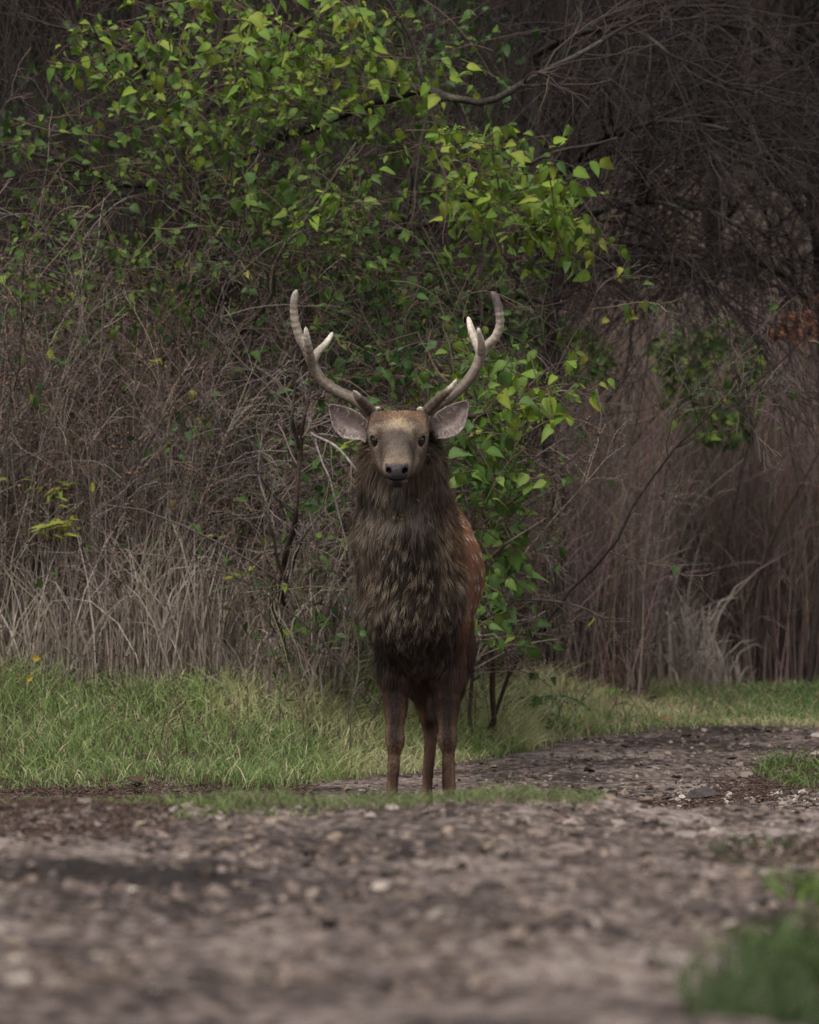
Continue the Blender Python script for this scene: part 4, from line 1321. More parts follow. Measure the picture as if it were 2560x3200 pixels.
bare_tree('bare dark tree with arching boughs at the right edge of the wood', [(1770, 1440, 36), (1750, 900, 36), (1720, 420, 35.6), (1690, 60, 35.3), (1660, -200, 35)],
          [[(1720, 420, 35.6), (1580, 300, 35), (1420, 220, 34.6), (1280, 210, 34.4), (1120, 260, 34.2)], [(1700, 150, 35.4), (1560, 60, 34.8), (1400, 30, 34.5), (1250, 60, 34.3), (1130, 140, 34.2)],
           [(1735, 640, 35.8), (1620, 560, 35.2), (1500, 540, 35), (1380, 580, 34.8), (1290, 680, 34.6)], [(1730, 520, 35.8), (1640, 380, 35.2), (1520, 340, 35), (1380, 370, 34.8), (1240, 470, 34.6)]], (.017, .0125, .0115))
bare_tree('bare slender tree half hidden in the middle of the dark wood', [(1480, 1420, 39), (1490, 900, 39), (1500, 420, 38.6), (1520, 60, 38.4), (1540, -160, 38)],
          [[(1500, 500, 38.6), (1600, 380, 38), (1700, 330, 37.6), (1800, 340, 37.4)], [(1510, 260, 38.5), (1400, 140, 38), (1280, 90, 37.6), (1150, 100, 37.4)],
           [(1495, 640, 38.8), (1580, 600, 38.3), (1680, 620, 38), (1780, 690, 37.8)]], (.023, .0175, .016))

# ------------------------------------------------------------------ 6. far trunks behind
fr2 = np.random.default_rng(505)
for vx, d, r0, lab in ((1285, 46, .07, 'dim straight trunk standing just right of the yellow hanging leaves'), (1375, 52, .10, 'thin grey trunk far back above the pale dry grass clump'), (1585, 45, .09, 'dark upright trunk far back to the right of the pale dry grass clump'),
                       (1650, 50, .12, 'dark trunk far back below the rusty leaves'), (1235, 55, .09, 'faint trunk far back between the stag and the wood'), (760, 42, .09, 'dark trunk deep in the thicket above the left antler'), (250, 40, .10, 'dark trunk deep in the thicket at the left side'), (980, 44, .08, 'dark trunk deep in the thicket beyond the right antler')):
    f = foot(vx, d)
    t = thing('forest_tree', lab, 'tree', tuple(f), 'trunks deep in the wood')
    lean = fr2.uniform(-.05, .05)
    P = np.stack([f + np.array([lean * z + .05 * math.sin(z * 1.3 + vx), 0, z - .1]) for z in np.linspace(0, 8.5, 18)])
    R = np.interp(np.linspace(0, 1, 18), [0, .08, 1], [r0 * 1.3, r0, r0 * .5])
    V, F, _ = tubes(P[None], R[None], 9)
    part('trunk', t, V, F, M_bark, shades(len(V), (.040, .031, .026), fr2, .7, 1.3))
    sets = []
    q, qr = sprout(P[None], R[None] * .25, 40, .22, fr2, lo=.40, n=8, wob=.13, rr=.8, lmin=.8, grav=.02)
    q2, qr2 = sprout(q, qr, 7, .5, fr2, n=6, wob=.18, rr=.6, lmin=.2, grav=.03)
    sets = [(q, np.clip(qr, .004, .016), shades(len(q), (.028, .021, .018), fr2)), (q2, np.clip(qr2, .003, .007), shades(len(q2), (.030, .023, .020), fr2))]
    twigs_part(t, sets, name='branches')

# ------------------------------------------------------------------ 7. masses: brush, dead weeds, dry grass, grass
def frame_x(d, r, n, v0=-60, v1=1785):
    return (r.uniform(v0, v1, n) * 819 / 1725 - 409.6) * d / FPX

# far brush: a maze of dry upright stems
mr = np.random.default_rng(606)
def brush(n, v0, v1, d0, d1, h0, h1, base, r0, r1, kids, gloss=(.6, 1.5), lean=.12):
    d = mr.uniform(d0, d1, n)
    x = frame_x(d, mr, n, v0, v1)
    y = d + CAM_Y
    s = np.stack([x, y, gz(x, y, False) - .02], -1)
    H = mr.uniform(h0, h1, n)
    P = walk(s, np.stack([mr.normal(0, lean, n), mr.normal(0, lean, n), np.ones(n)], -1), H, 8, .07, 0, mr, up=.02)
    R = taper(n, 8, mr.uniform(r0, r1, n), np.full(n, r0 * .6))
    c = shades(n, base, mr, *gloss)
    sets = [(P, R, c)]
    if kids:
        q, qr = sprout(P, R, kids, .3, mr, lo=.25, n=5, wob=.18, rr=.65, lmin=.12, ang=.6)
        sets.append((q, np.maximum(qr, r0 * .45), np.repeat(c, kids, 0) * mr.uniform(.8, 1.3, (n * kids, 1))))
    return sets
sets = brush(3400, 1000, 1990, 35.6, 40, .6, 2.0, (.212, .157, .131), .003, .007, 4, lean=.11) + brush(800, 1040, 1360, 33, 35.5, .5, 1.5, (.195, .145, .121), .003, .006, 4, lean=.12) + brush(1800, 1000, 1990, 40, 47, 1.2, 2.7, (.160, .118, .099), .005, .011, 4, lean=.12) + brush(1100, -260, 1990, 46, 60, 2.5, 6.0, (.017, .0125, .011), .008, .02, 5)  # last, farthest set near black: shade of the wood put into its colour
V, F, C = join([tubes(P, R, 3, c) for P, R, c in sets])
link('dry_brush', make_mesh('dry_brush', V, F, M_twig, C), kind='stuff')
# thicket at left, its depth of shade put into the stem colour
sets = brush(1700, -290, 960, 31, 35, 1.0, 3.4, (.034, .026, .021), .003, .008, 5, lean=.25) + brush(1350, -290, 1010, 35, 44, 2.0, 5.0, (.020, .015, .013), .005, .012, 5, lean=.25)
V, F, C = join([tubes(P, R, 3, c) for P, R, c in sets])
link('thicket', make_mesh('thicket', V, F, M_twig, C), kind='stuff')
# small dim leaves deep in the thicket and in the wood
def dim_leaves(zones, r):
    P, S, K = [], [], []
    for cx, cy, rx, ry, d0, d1, n, s, k in zones:
        P.append(ellipse_pts(cx, cy, rx, ry, d0, d1, n, r)); S.append(s * r.uniform(.6, 1.3, n)); K += [k] * n
    P = np.concatenate(P); S = np.concatenate(S)
    P[:, 2] = np.maximum(P[:, 2], gz(P[:, 0], P[:, 1], False) + .05)
    return leaf_cloud(P, S, leaf_frames(len(P), r), K, r)
V, F, C = dim_leaves([(500, 300, 560, 330, 31.8, 34, 900, .06, 'dim'), (600, 720, 560, 250, 31, 33.5, 600, .05, 'dim'), (850, 900, 260, 330, 30, 32, 600, .055, 'dim'), (200, 800, 330, 300, 30.6, 32, 420, .042, 'dark'), (250, 720, 360, 250, 29.8, 31, 300, .036, 'mid'), (560, 1000, 160, 250, 29.6, 31, 200, .04, 'dark'), (690, 1150, 120, 180, 29.8, 31, 320, .05, 'dim'), (850, 120, 250, 150, 32, 35, 200, .06, 'dim')], mr)
link('undergrowth', make_mesh('undergrowth', V, F, M_leaf, C), kind='stuff')

for lab, zones in (('blurred green bush far back in the wood at head height', [(1500, 800, 110, 130, 34.6, 37, 420, .05, 'mid'), (1440, 740, 80, 60, 34.6, 37, 150, .05, 'mid'), (1530, 880, 60, 70, 34.6, 37, 110, .05, 'dark')]),
                   ('small blurred green bush behind the leaves right of the antler', [(1200, 745, 90, 55, 33.6, 36, 230, .045, 'mid'), (1130, 690, 70, 40, 33.6, 36, 110, .045, 'dark')])):
    c = zones[0]
    f = foot(c[0], (c[4] + c[5]) / 2)
    t = thing('green_bush', lab, 'bush', tuple(f))
    V, F, C = dim_leaves(zones, mr)
    part('foliage', t, V, F, M_leaf, C, kind='stuff')
    P = walk(np.repeat(f[None], 9, 0), np.stack([mr.normal(0, .22, 9), mr.normal(0, .2, 9), np.ones(9)], -1), mr.uniform(1.2, 2.1, 9), 10, .08, 0, mr)
    R = taper(9, 10, np.full(9, .009), np.full(9, .003))
    for k in range(9):
        V, F, C = tubes(P[k:k + 1], R[k:k + 1], 5, BROWN)
        part('stem', t, V, F, M_bark, C)
f = foot(1700, 34)
t = thing('rusty_bush', 'spray of rusty orange autumn leaves hanging at the right edge of the wood', 'bush', tuple(f))
GREENS['rust'] = np.array([(.13, .045, .022), (.10, .036, .020), (.15, .058, .028), (.08, .032, .020), (.115, .043, .024)])
V, F, C = dim_leaves([(1690, 690, 60, 34, 34, 37, 150, .045, 'rust'), (1725, 640, 40, 30, 34, 37, 40, .045, 'rust')], mr)
part('foliage', t, V, F, M_leaf, C, kind='stuff')
V, F, C = tubes(np.stack([resample([f, atv(1745, 1000, 34), atv(1725, 780, 34), atv(1690, 690, 34)], 14), resample([f, atv(1760, 900, 34.3), atv(1740, 700, 34.3), atv(1700, 640, 34)], 14)]), taper(2, 14, [.02, .018], [.006, .005]), 6, DARK)
part('stem', t, V, F, M_bark, C)

# dead weeds with forked heads
wr = np.random.default_rng(707)
n = 1200
d = wr.uniform(29.6, 31.6, n); vx = wr.uniform(-290, 760, n)
x = (vx * 819 / 1725 - 409.6) * d / FPX
s = np.stack([x, d + CAM_Y, gz(x, d + CAM_Y, False)], -1)
H = wr.uniform(.6, 1.6, n) * (1 - .25 * sm(450, 750, vx))
P = walk(s, np.stack([wr.normal(0, .16, n), wr.normal(0, .12, n), np.ones(n)], -1), H, 9, .05, 0, wr, up=.02)
R = taper(n, 9, wr.uniform(.0020, .0042, n), np.full(n, .0012))
pal = np.array([(.23, .175, .145), (.11, .078, .062), (.36, .295, .245), (.060, .043, .035), (.28, .215, .175)])
c = pal[wr.integers(0, 5, n)] * wr.uniform(.7, 1.25, (n, 1))
q, qr = sprout(P, R, 6, .32, wr, lo=.45, n=6, wob=.12, rr=.75, ang=.6, lmin=.1)
cq = np.repeat(c, 6, 0) * wr.uniform(.8, 1.3, (n * 6, 1))
q2, qr2 = sprout(q, qr, 3, .42, wr, lo=.5, n=4, wob=.12, rr=.8, ang=.55, lmin=.03)
cq2 = np.repeat(cq, 3, 0)
V, F, C = join([tubes(P, R, 3, c), tubes(q, np.maximum(qr, .0011), 3, cq), tubes(q2, np.maximum(qr2, .0009), 3, cq2)])
hp = q2[:, -1][wr.random(len(q2)) < .42]
hp = np.concatenate([hp] + [hp[wr.random(len(hp)) < .45] + wr.normal(0, .012, (1, 3)) for _ in range(4)])
kV, kF, kC = knobs(hp, wr.uniform(.0035, .0105, len(hp)), (.115, .072, .050), wr)
V, F, C = join([(V, F, C), (kV, kF, kC)])
link('dead_weeds', make_mesh('dead_weeds', V, F, M_twig, C), kind='stuff')

def blades(root, H, lean, width, col, r, n=5, curl=.5, flat=.0):
    """Arched grass blades: root (N,3), height (N,), lean (N,2) sideways reach as a share of height."""
    N = len(root)
    t = np.linspace(0, 1, n)[None, :, None]
    lean3 = np.concatenate([lean, np.zeros((N, 1))], 1)[:, None]
    Hh = H[:, None, None]
    P = root[:, None] + Hh * (np.array([0, 0, 1.0]) * (t - curl * r.uniform(.2, 1, (N, 1, 1)) * t ** 3 * .6) + lean3 * t ** 1.7)
    T = unit(np.gradient(P, axis=1))
    f = np.stack([r.normal(0, 1, N), -np.abs(r.normal(.6, 1, N)), np.zeros(N)], -1)[:, None]
    S = unit(np.cross(T, f))
    w = np.asarray(width).reshape(-1, 1, 1) * np.array([.7, 1, .9, .6, 0] if n == 5 else [.8, 1, .7, 0])[None, :, None]
    A = P - S * w * .5; B = (P + S * w * .5)[:, :-1]
    V = np.concatenate([A, B], 1)
    k = 2 * n - 1
    b = np.arange(N)[:, None] * k
    quads = np.concatenate([b + np.array([i, n + i, n + i + 1, i + 1]) for i in range(n - 2)], 0)
    tri = b + np.array([n - 2, 2 * n - 2, n - 1])
    tt = np.concatenate([np.linspace(0, 1, n), np.linspace(0, 1, n)[:-1]])[None, :, None]
    C = col[:, None] * (.85 + .3 * tt)
    return V.reshape(-1, 3), [quads, tri], C.reshape(-1, 3)

# pale dry grass at the foot of the thicket, and the pale clump across the road
n = 10000
d = 29.45 + 1.9 * wr.random(n) ** 1.8; vx = wr.uniform(-290, 720, n)
x = (vx * 819 / 1725 - 409.6) * d / FPX
keep = wr.random(n) < .35 + .65 * noise2(x, d, 2.2, 50)
x, d = x[keep], d[keep]; n = len(x)
s = np.stack([x, d + CAM_Y, gz(x, d + CAM_Y, False)], -1)
pal = np.array([(.40, .325, .28), (.31, .245, .208), (.52, .44, .38), (.17, .128, .106), (.27, .235, .16)])
V, F, C = blades(s, (.16 + .80 * wr.random(n) ** 1.9) * (.45 + 1.0 * noise2(x, d, 1.8, 51)), wr.normal(0, .24, (n, 2)), wr.uniform(.003, .007, n), pal[wr.integers(0, 5, n)] * wr.uniform(.6, 1.25, (n, 1)), wr, curl=.75)
n2 = 1500
d2 = wr.uniform(29.6, 31.2, n2); vx2 = wr.uniform(-60, 740, n2)
x2 = (vx2 * 819 / 1725 - 409.6) * d2 / FPX
s2 = np.stack([x2, d2 + CAM_Y, gz(x2, d2 + CAM_Y, False)], -1)
P = walk(s2, np.stack([wr.normal(0, .12, n2), wr.normal(0, .1, n2), np.ones(n2)], -1), wr.uniform(.4, 1.1, n2), 6, .04, 0, wr)
b2 = tubes(P, taper(n2, 6, np.full(n2, .0022), np.full(n2, .001)), 3, pal[wr.integers(0, 5, n2)] * wr.uniform(.6, 1.2, (n2, 1)))
V, F, C = join([(V, F, C), b2])
link('dry_grass', make_mesh('dry_grass', V, F, M_grass, C), kind='stuff')

def pale_clump(lab, vx, d, w, hh, n):
    f = foot(vx, d)
    a = wr.normal(0, w, n); b = wr.normal(0, w * .6, n)
    s = np.stack([f[0] + a, f[1] + b, gz(f[0] + a, f[1] + b, False)], -1)
    V, F, C = blades(s, wr.uniform(.4, 1.0, n) * hh * np.exp(-(a / (2.2 * w)) ** 2), wr.normal(0, .22, (n, 2)), wr.uniform(.005, .010, n), np.array([.36, .30, .255]) * wr.uniform(.55, 1.2, (n, 1)), wr, curl=1.2)
    o = link('pale_grass', make_mesh('pale_grass', V - f, F, M_grass, C), loc=tuple(f))
    tag(o, lab, 'grass clump')
pale_clump('pale straw coloured grass clump at the foot of the wood beyond the road', 1425, 34.6, .13, 1.0, 240)
pale_clump('straw coloured bent grass clump right of the taller pale clump', 1490, 34.4, .08, .55, 90)
pale_clump('upright straw coloured stalks at the foot of the sapling', 600, 29.2, .10, .95, 34)

# green verge
vr = np.random.default_rng(808)
def verge(n, x0, x1, d0f, d1f, h0, h1, dens_seed):
    x = vr.uniform(x0, x1, n); u = vr.random(n)
    d = d0f(x) + (d1f(x) - d0f(x)) * u
    inside = np.abs(x) < d * 409.6 / FPX + .7
    x, d, u = x[inside], d[inside], u[inside]
    clump = noise2(x, d, 3.2, dens_seed); fine = noise2(x, d, 11, dens_seed + 1)
    keep = vr.random(len(x)) < (.25 + .9 * clump) * sm(0, .10, u + .06 * fine)
    return x[keep], d[keep], u[keep], clump[keep]
edge = lambda x: road_edge(x) - .12
back = lambda x: np.where(x < .5, 30.9, 34.5)
x, d, u, cl_ = verge(140000, -2.4, 3.0, edge, back, 0, 0, 61)
n = len(x)
hgt = (.035 + .095 * sm(.05, .8, u) + .075 * cl_) * vr.uniform(.4, 1.35, n) * (1 - .45 * sm(.5, 1.2, x))
s = np.stack([x, d + CAM_Y, gz(x, d + CAM_Y) - .005], -1)
g = np.array([.200, .250, .080]) * np.ones((n, 3))
tone = noise2(x, d, 2.0, 63)
g = mix(g, (.320, .320, .160), sm(.35, .75, tone) * .8)
g = mix(g, (.110, .165, .055), sm(.55, .25, tone) * .6 + .4 * sm(1.0, 2.0, x) * sm(32, 33, d))
g = mix(g, (.085, .165, .040), sm(1.1, 1.5, x) * sm(31.5, 32.3, d))
dry_ = vr.random(n) < .13 + .25 * sm(.25, 1.1, x) * sm(2.2, 1.4, x)
g[dry_] = np.array([.36, .29, .185]) * vr.uniform(.6, 1.2, (dry_.sum(), 1))
g *= vr.uniform(.65, 1.35, (n, 1))
V, F, C = blades(s, hgt, vr.normal(0, .42, (n, 2)), vr.uniform(.0022, .0050, n), g, vr, n=4, curl=.6)
link('verge_grass', make_mesh('verge_grass', V, F, M_grass, C), kind='stuff')

# grass on the crest of the rise, tufts beside it, the patch on the inside of the bend
def patch(zones):
    out = []
    for cx, cd, rx, rd, n, h, w, base in zones:
        a = vr.uniform(0, 6.283, n); q = np.sqrt(vr.random(n))
        x = cx + rx * q * np.cos(a); d = cd + rd * q * np.sin(a)
        k = noise2(x, d, 8, 71) + .30 * vr.random(n) > .62
        x, d = x[k], d[k]
        m = len(x)
        s = np.stack([x, d + CAM_Y, gz(x, d + CAM_Y) - .004], -1)
        out.append(blades(s, h * vr.uniform(.4, 1.2, m), vr.normal(0, .45, (m, 2)), w * vr.uniform(.6, 1.3, m), np.array(base) * vr.uniform(.6, 1.4, (m, 1)), vr, n=4, curl=.8))
    return join(out)
V, F, C = patch([(-.16, 20.4, .50, .42, 3000, .058, .0035, (.130, .160, .060)), (-.05, 20.3, .55, .5, 900, .05, .003, (.20, .16, .11)), (.22, 20.45, .32, .30, 1500, .052, .0035, (.120, .150, .055)), (-.75, 20.3, .35, .5, 1100, .045, .004, (.10, .12, .04)), (-.42, 19.6, .2, .6, 260, .045, .005, (.10, .14, .04)),
                 (.86, 14.8, .16, .45, 420, .10, .006, (.085, .135, .03)), (.98, 14.2, .2, .6, 400, .09, .006, (.05, .075, .025)), (.72, 11.8, .22, .6, 1000, .12, .006, (.055, .085, .026)), (.62, 11.0, .24, .7, 800, .11, .006, (.045, .068, .022)), (.95, 17.4, .25, .9, 500, .05, .005, (.06, .075, .03)), (.85, 13, .25, 1.2, 350, .06, .006, (.06, .07, .03)),
                 (1.66, 28.2, .36, 1.1, 1500, .09, .005, (.085, .13, .035)), (1.75, 26.9, .3, .6, 500, .06, .005, (.09, .12, .04)), (1.05, 25.6, .35, .35, 120, .04, .008, (.07, .13, .03))])
link('track_grass', make_mesh('track_grass', V, F, M_grass, C), kind='stuff')

# unseen leaf mass added above the frame to shade the inside of the wood
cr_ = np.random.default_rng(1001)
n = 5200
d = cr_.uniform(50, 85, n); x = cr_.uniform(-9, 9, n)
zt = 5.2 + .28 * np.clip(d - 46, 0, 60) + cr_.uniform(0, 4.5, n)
d = np.r_[d, cr_.uniform(34, 50, 1500), cr_.uniform(32, 46, 900)]  # side clumps added to darken the upper corners
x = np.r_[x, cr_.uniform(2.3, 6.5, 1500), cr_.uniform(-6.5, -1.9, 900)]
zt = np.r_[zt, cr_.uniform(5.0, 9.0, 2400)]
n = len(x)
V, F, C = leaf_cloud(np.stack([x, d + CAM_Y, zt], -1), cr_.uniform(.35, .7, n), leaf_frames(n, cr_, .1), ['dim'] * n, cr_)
link('shade_canopy', make_mesh('shade_canopy', V, F, M_leaf, C), kind='stuff')
# ================================================================== SMALL THINGS
er = np.random.default_rng(909)
# reddish brown litter of needles and shreds along the inner edge of the road
n = 5200
t_ = er.random(n)
x = .62 + 1.3 * t_ + er.normal(0, .10, n); d = 25.2 + 4.6 * t_ ** 1.05 + er.normal(0, .28, n)
x2 = er.uniform(-1.7, -.35, 2600); d2 = 27.35 + er.normal(0, .22, 2600)
x3 = er.uniform(-1.35, -.45, 6500) - .1; d3 = er.uniform(17.6, 20.6, 6500); k3 = er.random(6500) < sm(-.45, -1.0, x3) * sm(17.4, 19, d3); x3, d3 = x3[k3], d3[k3]
x4 = er.uniform(.7, 1.2, 1600); d4 = er.uniform(12.2, 19, 1600)
x, d = np.r_[x, x2, x3, x4], np.r_[d, d2, d3, d4]
n = len(x)
a = er.uniform(0, 6.283, n); L = er.uniform(.010, .035, n)
p0 = np.stack([x, d + CAM_Y, gz(x, d + CAM_Y) + .004], -1)
dv = np.stack([np.cos(a), np.sin(a), er.uniform(-.1, .5, n)], -1) * L[:, None]
P = p0[:, None] + dv[:, None] * np.linspace(0, 1, 3)[None, :, None]
P[:, 1, 2] += .004
V, F, C = tubes(P, np.full((n, 3), .0022) * er.uniform(.7, 1.6, (n, 1)), 3, np.array([.055, .034, .026]) * er.uniform(.5, 1.8, (n, 1)))
link('leaf_litter', make_mesh('leaf_litter', V, F, M_twig, C), kind='stuff')

def on_floor(vx, vy):
    """Where the ray through a point of the photograph meets the ground."""
    for d in np.arange(21.5, 40, .02):
        p = atv(vx, vy, d)
        if p[2] <= gz(p[0], p[1], False):
            return p
    return p

def flat_leaf(name, label, vx, vy, size, cols, yaw, tilt=.25, lift=.03):
    V, F = leaf_shape(int(vx), .42, .2, .35)
    me = make_mesh(name, V, [F], M_leaf, np.tile(cols, (len(V), 1)) * (.85 + .3 * er.random((len(V), 1))))
    p = on_floor(vx, vy)
    o = link(name, me, loc=(p[0], p[1], float(gz(p[0], p[1])) + lift))
    o.scale = (size,) * 3
    o.rotation_euler = (tilt, 0, yaw)
    return tag(o, label, 'leaf')
flat_leaf('fallen_leaf', 'large fresh green leaf lying on the grass beside the road edge', 1325, 1500, .15, (.060, .15, .018), 1.4, .35, .06)
flat_leaf('fallen_leaf', 'dark brown curled leaf lying beside the large green fallen leaf', 1362, 1504, .10, (.035, .022, .018), -1.2, .5, .05)
flat_leaf('fallen_leaf', 'small orange leaf at the far edge of the road', 1405, 1533, .06, (.30, .11, .04), .6)
flat_leaf('fallen_leaf', 'small green leaf lying on the brown litter near the crest', 1300, 1700, .09, (.07, .14, .03), 1.2, .3)
flat_leaf('fallen_leaf', 'pale tan leaf standing in the grass above the large green leaf', 1272, 1470, .09, (.33, .25, .16), 2.4, .9, .08)
flat_leaf('fallen_leaf', 'rust brown leaf lying at the lower edge of the left grass', 300, 1660, .08, (.085, .045, .03), 1.0, .3)

p = on_floor(1285, 1683)
V, F = hull(991, .8)
o = link('dirt_clod', make_mesh('dirt_clod', V * np.array([.035, .03, .035]), [F], M_stone, np.tile((.028, .019, .015), (len(V), 1)), smooth=False), loc=(p[0], p[1], float(gz(p[0], p[1])) + .02))
tag(o, 'dark upright clod of earth on the brown litter near the crest', 'clod')
p = on_floor(1480, 1685)
V, F = hull(992, .7)
o = link('dark_rock', make_mesh('dark_rock', V * np.array([.075, .05, .05]), [F], M_stone, np.tile((.05, .042, .038), (len(V), 1)), smooth=False), loc=(p[0], p[1], float(gz(p[0], p[1])) + .02))
tag(o, 'largest dark rock lying among the pale rubble by the road', 'rock')

# dead stalks and seedling weeds standing in the verge
n = 170
x = er.uniform(-1.7, 1.3, n); d = road_edge(x) + er.uniform(.3, 3.0, n)
s = np.stack([x, d + CAM_Y, gz(x, d + CAM_Y)], -1)
P = walk(s, np.stack([er.normal(0, .25, n), er.normal(0, .2, n), np.ones(n)], -1), er.uniform(.10, .34, n), 6, .10, 0, er)
c = shades(n, (.075, .05, .035), er, .5, 2.2)
q, qr = sprout(P, taper(n, 6, np.full(n, .002), np.full(n, .001)), 4, .3, er, lo=.4, n=4, lmin=.02)
kV, kF, kC = knobs(q[:, -1], er.uniform(.003, .008, len(q)), (.06, .04, .03), er)
V, F, C = join([tubes(P, taper(n, 6, np.full(n, .0022), np.full(n, .001)), 3, c), tubes(q, np.full((len(q), 4), .001), 3, np.repeat(c, 4, 0)), (kV, kF, kC)])
link('dead_stalks', make_mesh('dead_stalks', V, F, M_twig, C), kind='stuff')

# twig lying on the crest
P = resample([atv(405, 1690, 20.2), atv(385, 1712, 20.0), atv(360, 1745, 19.6)], 8)
P[:, 2] = np.maximum(P[:, 2], gz(P[:, 0], P[:, 1]) + .006)
V, F, C = tubes(P[None], taper(1, 8, [.004], [.007]), 5, (.26, .215, .19))
o = link('stick', make_mesh('stick', V - P[0], F, M_bark, C), loc=tuple(P[0]))
tag(o, 'pale stick leaning on the grassy crest of the track', 'stick')

# low plants
def leaf_plant(name, label, cat, vx, vy, d, cls, n, size, h, group=None):
    d = d + 1.0
    top = atv(vx, vy, d)
    f = np.array([top[0], top[1], float(gz(top[0], top[1]))])
    o = thing(name, label, cat, tuple(f), group)
    H = top[2] - f[2]
    P = resample([f, f + np.array([.02, .0, H * .5]), top + np.array([0, 0, h])], 10)
    V, F, C = tubes(P[None], taper(1, 10, [.0025], [.0015]), 5, (.07, .06, .04))
    part('stem', o, V, F, M_twig, C)
    for i in range(n):
        a = er.uniform(0, 6.283)
        k = top + np.array([er.normal(0, h), er.normal(0, h), er.uniform(-h, h)])
        Y = unit(np.array([math.cos(a), math.sin(a) * .6 - .15, er.uniform(-.1, .7)]))
        Z = unit(np.array([0, -.5, 1.0]) - Y * np.dot([0, -.5, 1.0], Y))
        M = Matrix(np.stack([np.cross(Y, Z) * (.45 if cls == 'yellow' else .75), Y, Z], -1).tolist()).to_4x4()
        q = link('leaf', LEAF_MESH[cls, int(er.integers(5))], o)
        q.matrix_basis = Matrix.Translation(Vector(k - f)) @ M @ Matrix.Scale(size * er.uniform(.7, 1.2), 4)
g_ = 'yellow green weeds in the thicket'
leaf_plant('yellow_weed', 'yellow green weed with narrow leaves, lowest and leftmost of the thicket', 'plant', 95, 1118, 28.4, 'yellow', 9, .075, .035, g_)
leaf_plant('yellow_weed', 'yellow green weed with narrow leaves right beside the lowest one', 'plant', 142, 1112, 28.4, 'yellow', 10, .075, .03, g_)
leaf_plant('yellow_weed', 'yellowish weed tuft above the two lowest yellow green weeds', 'plant', 145, 1052, 28.5, 'yellow', 12, .06, .05, g_)
leaf_plant('yellow_weed', 'small yellowish weed tip highest of the yellow green weeds', 'plant', 90, 1030, 28.6, 'yellow', 7, .05, .03, g_)
leaf_plant('yellow_weed', 'lone pale yellow leaf pair at the foot of the sapling', 'plant', 500, 1218, 28.2, 'yellow', 4, .07, .02, g_)
leaf_plant('yellow_weed', 'pair of yellow leaves on a thin stalk in the middle of the dry weeds', 'plant', 458, 1130, 28.4, 'yellow', 3, .055, .015, g_)
leaf_plant('green_weed', 'low leafy green weed at the lower left of the stag beside the dry stalks', 'plant', 665, 1340, 28.3, 'mid', 22, .07, .09)
leaf_plant('green_weed', 'leafy green weed showing between the neck of the stag and the sapling', 'plant', 730, 1120, 28.0, 'bright', 8, .06, .06)
leaf_plant('bright_sprig', 'sprig of bright yellow leaves beside the left ear of the stag', 'plant', 735, 935, 27.6, 'yellow', 9, .055, .03)
leaf_plant('orange_sprig', 'sprig with yellow orange leaves above the dry weeds left of the antler', 'plant', 335, 770, 28.6, 'yellow', 3, .06, .02)

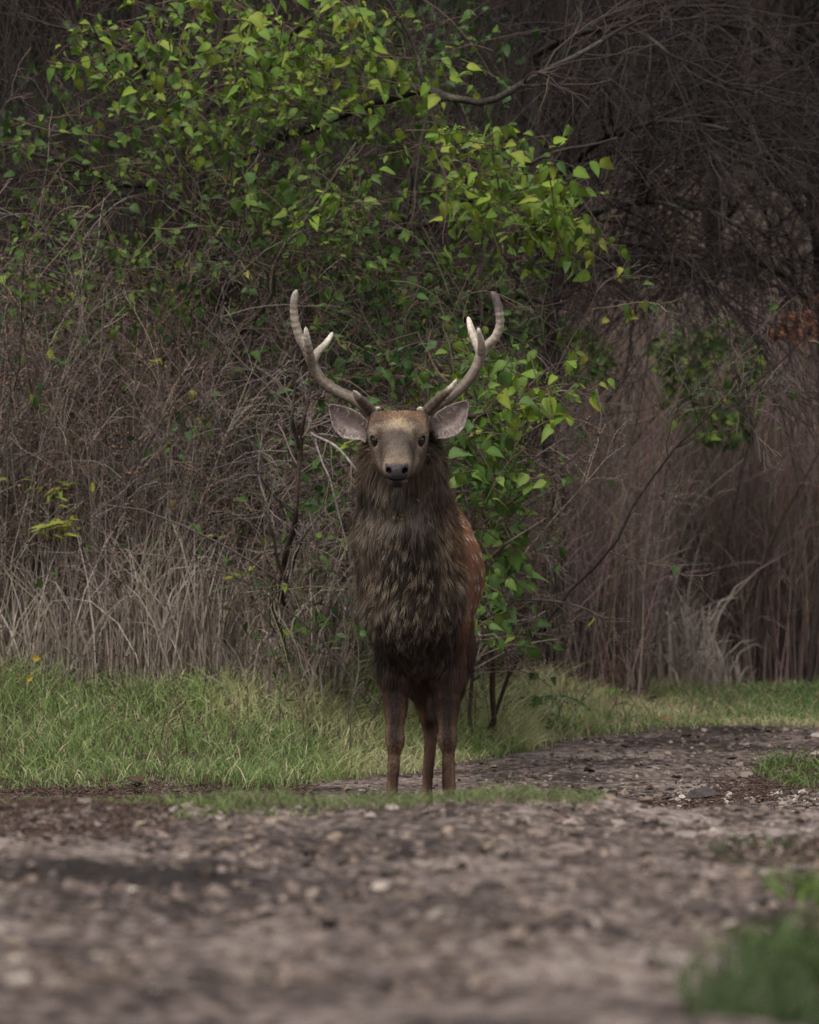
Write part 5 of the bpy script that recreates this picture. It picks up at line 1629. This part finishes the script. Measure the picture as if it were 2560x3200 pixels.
# fern beside the shrub foot
f = foot(1110, 30.6)
fern = thing('fern', 'low green fern in the grass at the foot of the leafy shrub', 'fern', tuple(f))
for i in range(7):
    a = -2.9 + i * .45 + er.uniform(-.1, .1)
    L = er.uniform(.22, .34)
    dirv = np.array([math.cos(a), -.35 * abs(math.sin(a)) - .1, 0])
    t = np.linspace(0, 1, 10)[:, None]
    P = f + np.array([0, 0, .10]) + dirv * L * t + np.array([0, 0, 1.0]) * (.22 * t - .20 * t ** 2)
    ch = [tubes(P[None], taper(1, 10, [.002], [.001]), 3, (.08, .13, .04))]
    for k in range(1, 10):
        for sg in (-1, 1):
            T = unit(P[k] - P[k - 1]); S = unit(np.cross(T, [0, 0, 1.0])) * sg
            w = .075 * math.sin(min(1, (1 - k / 10) * 1.2 + .08) * 1.5)
            V = np.array([P[k] - T * .010, P[k] + S * w * .6 + T * .002, P[k] + S * w + T * .02 - np.array([0, 0, .012]), P[k] + S * w * .5 + T * .016])
            ch.append((V, [np.array([[0, 1, 2, 3]])], np.tile((.085, .165, .06), (4, 1)) * er.uniform(.8, 1.2)))
    V, F, C = join(ch)
    part('frond', fern, V, F, M_leaf, C)

def flower(label, vx, vy, d):
    c = atv(vx, vy, d + .9)
    f = np.array([c[0], c[1], float(gz(c[0], c[1]))])
    o = thing('yellow_flower', label, 'flower', tuple(f), 'yellow flowers in the grass')
    V, F, C = tubes(np.linspace(f, c, 5)[None], np.full((1, 5), .0018), 4, (.09, .11, .03))
    part('stem', o, V, F, M_twig, C)
    out = []
    for k in range(8):
        a = k * math.pi / 4
        e = np.array([math.cos(a), -.35, math.sin(a)]); s_ = np.array([-math.sin(a), 0, math.cos(a)])
        out.append((np.array([c, c + e * .009 + s_ * .005, c + e * .015, c + e * .009 - s_ * .005]), [np.array([[0, 1, 2, 3]])], np.tile((.38, .26, .03), (4, 1))))
    V, F, C = join(out)
    part('petals', o, V, F, M_leaf, C)
flower('small yellow flower at the upper edge of the left grass', 76, 1386, 28.3)
flower('small yellow flower below the other one in the left grass', 62, 1428, 28.2)

# dry burrs caught in the mane
for lab, X_, Y_, y_, s_ in (('dry leaf shred caught in the mane under the chin of the stag', 1306, 1548, -.29, .030), ('dry brown burr caught in the middle of the chest mane', 1247, 1612, -.285, .026), ('small pale straw bit caught at the shoulder of the stag', 1452, 1778, .03, .018)):
    p = at(X_, Y_, y_)
    for _ in range(10):
        dd = sdf(p[None], body_prims)[0] - .030
        p = p + np.array([0, 1.0, 0]) * dd
    out = []
    for k in range(14):
        q = p + er.normal(0, s_ * .45, 3) * np.array([1.2, .4, .5])
        v = unit(er.normal(0, 1, 3)) * s_ * er.uniform(.4, .9)
        w = unit(np.cross(v, er.normal(0, 1, 3))) * s_ * .22
        out.append((np.array([q - v * .5, q + w, q + v * .5, q - w]), [np.array([[0, 1, 2, 3]])], np.tile((.15, .105, .055), (4, 1)) * er.uniform(.5, 1.6)))
    V, F, C = join(out)
    o = link('dry_burr', make_mesh('dry_burr', V - p, F, M_leaf, C, smooth=False), loc=tuple(p))
    tag(o, lab, 'burr')
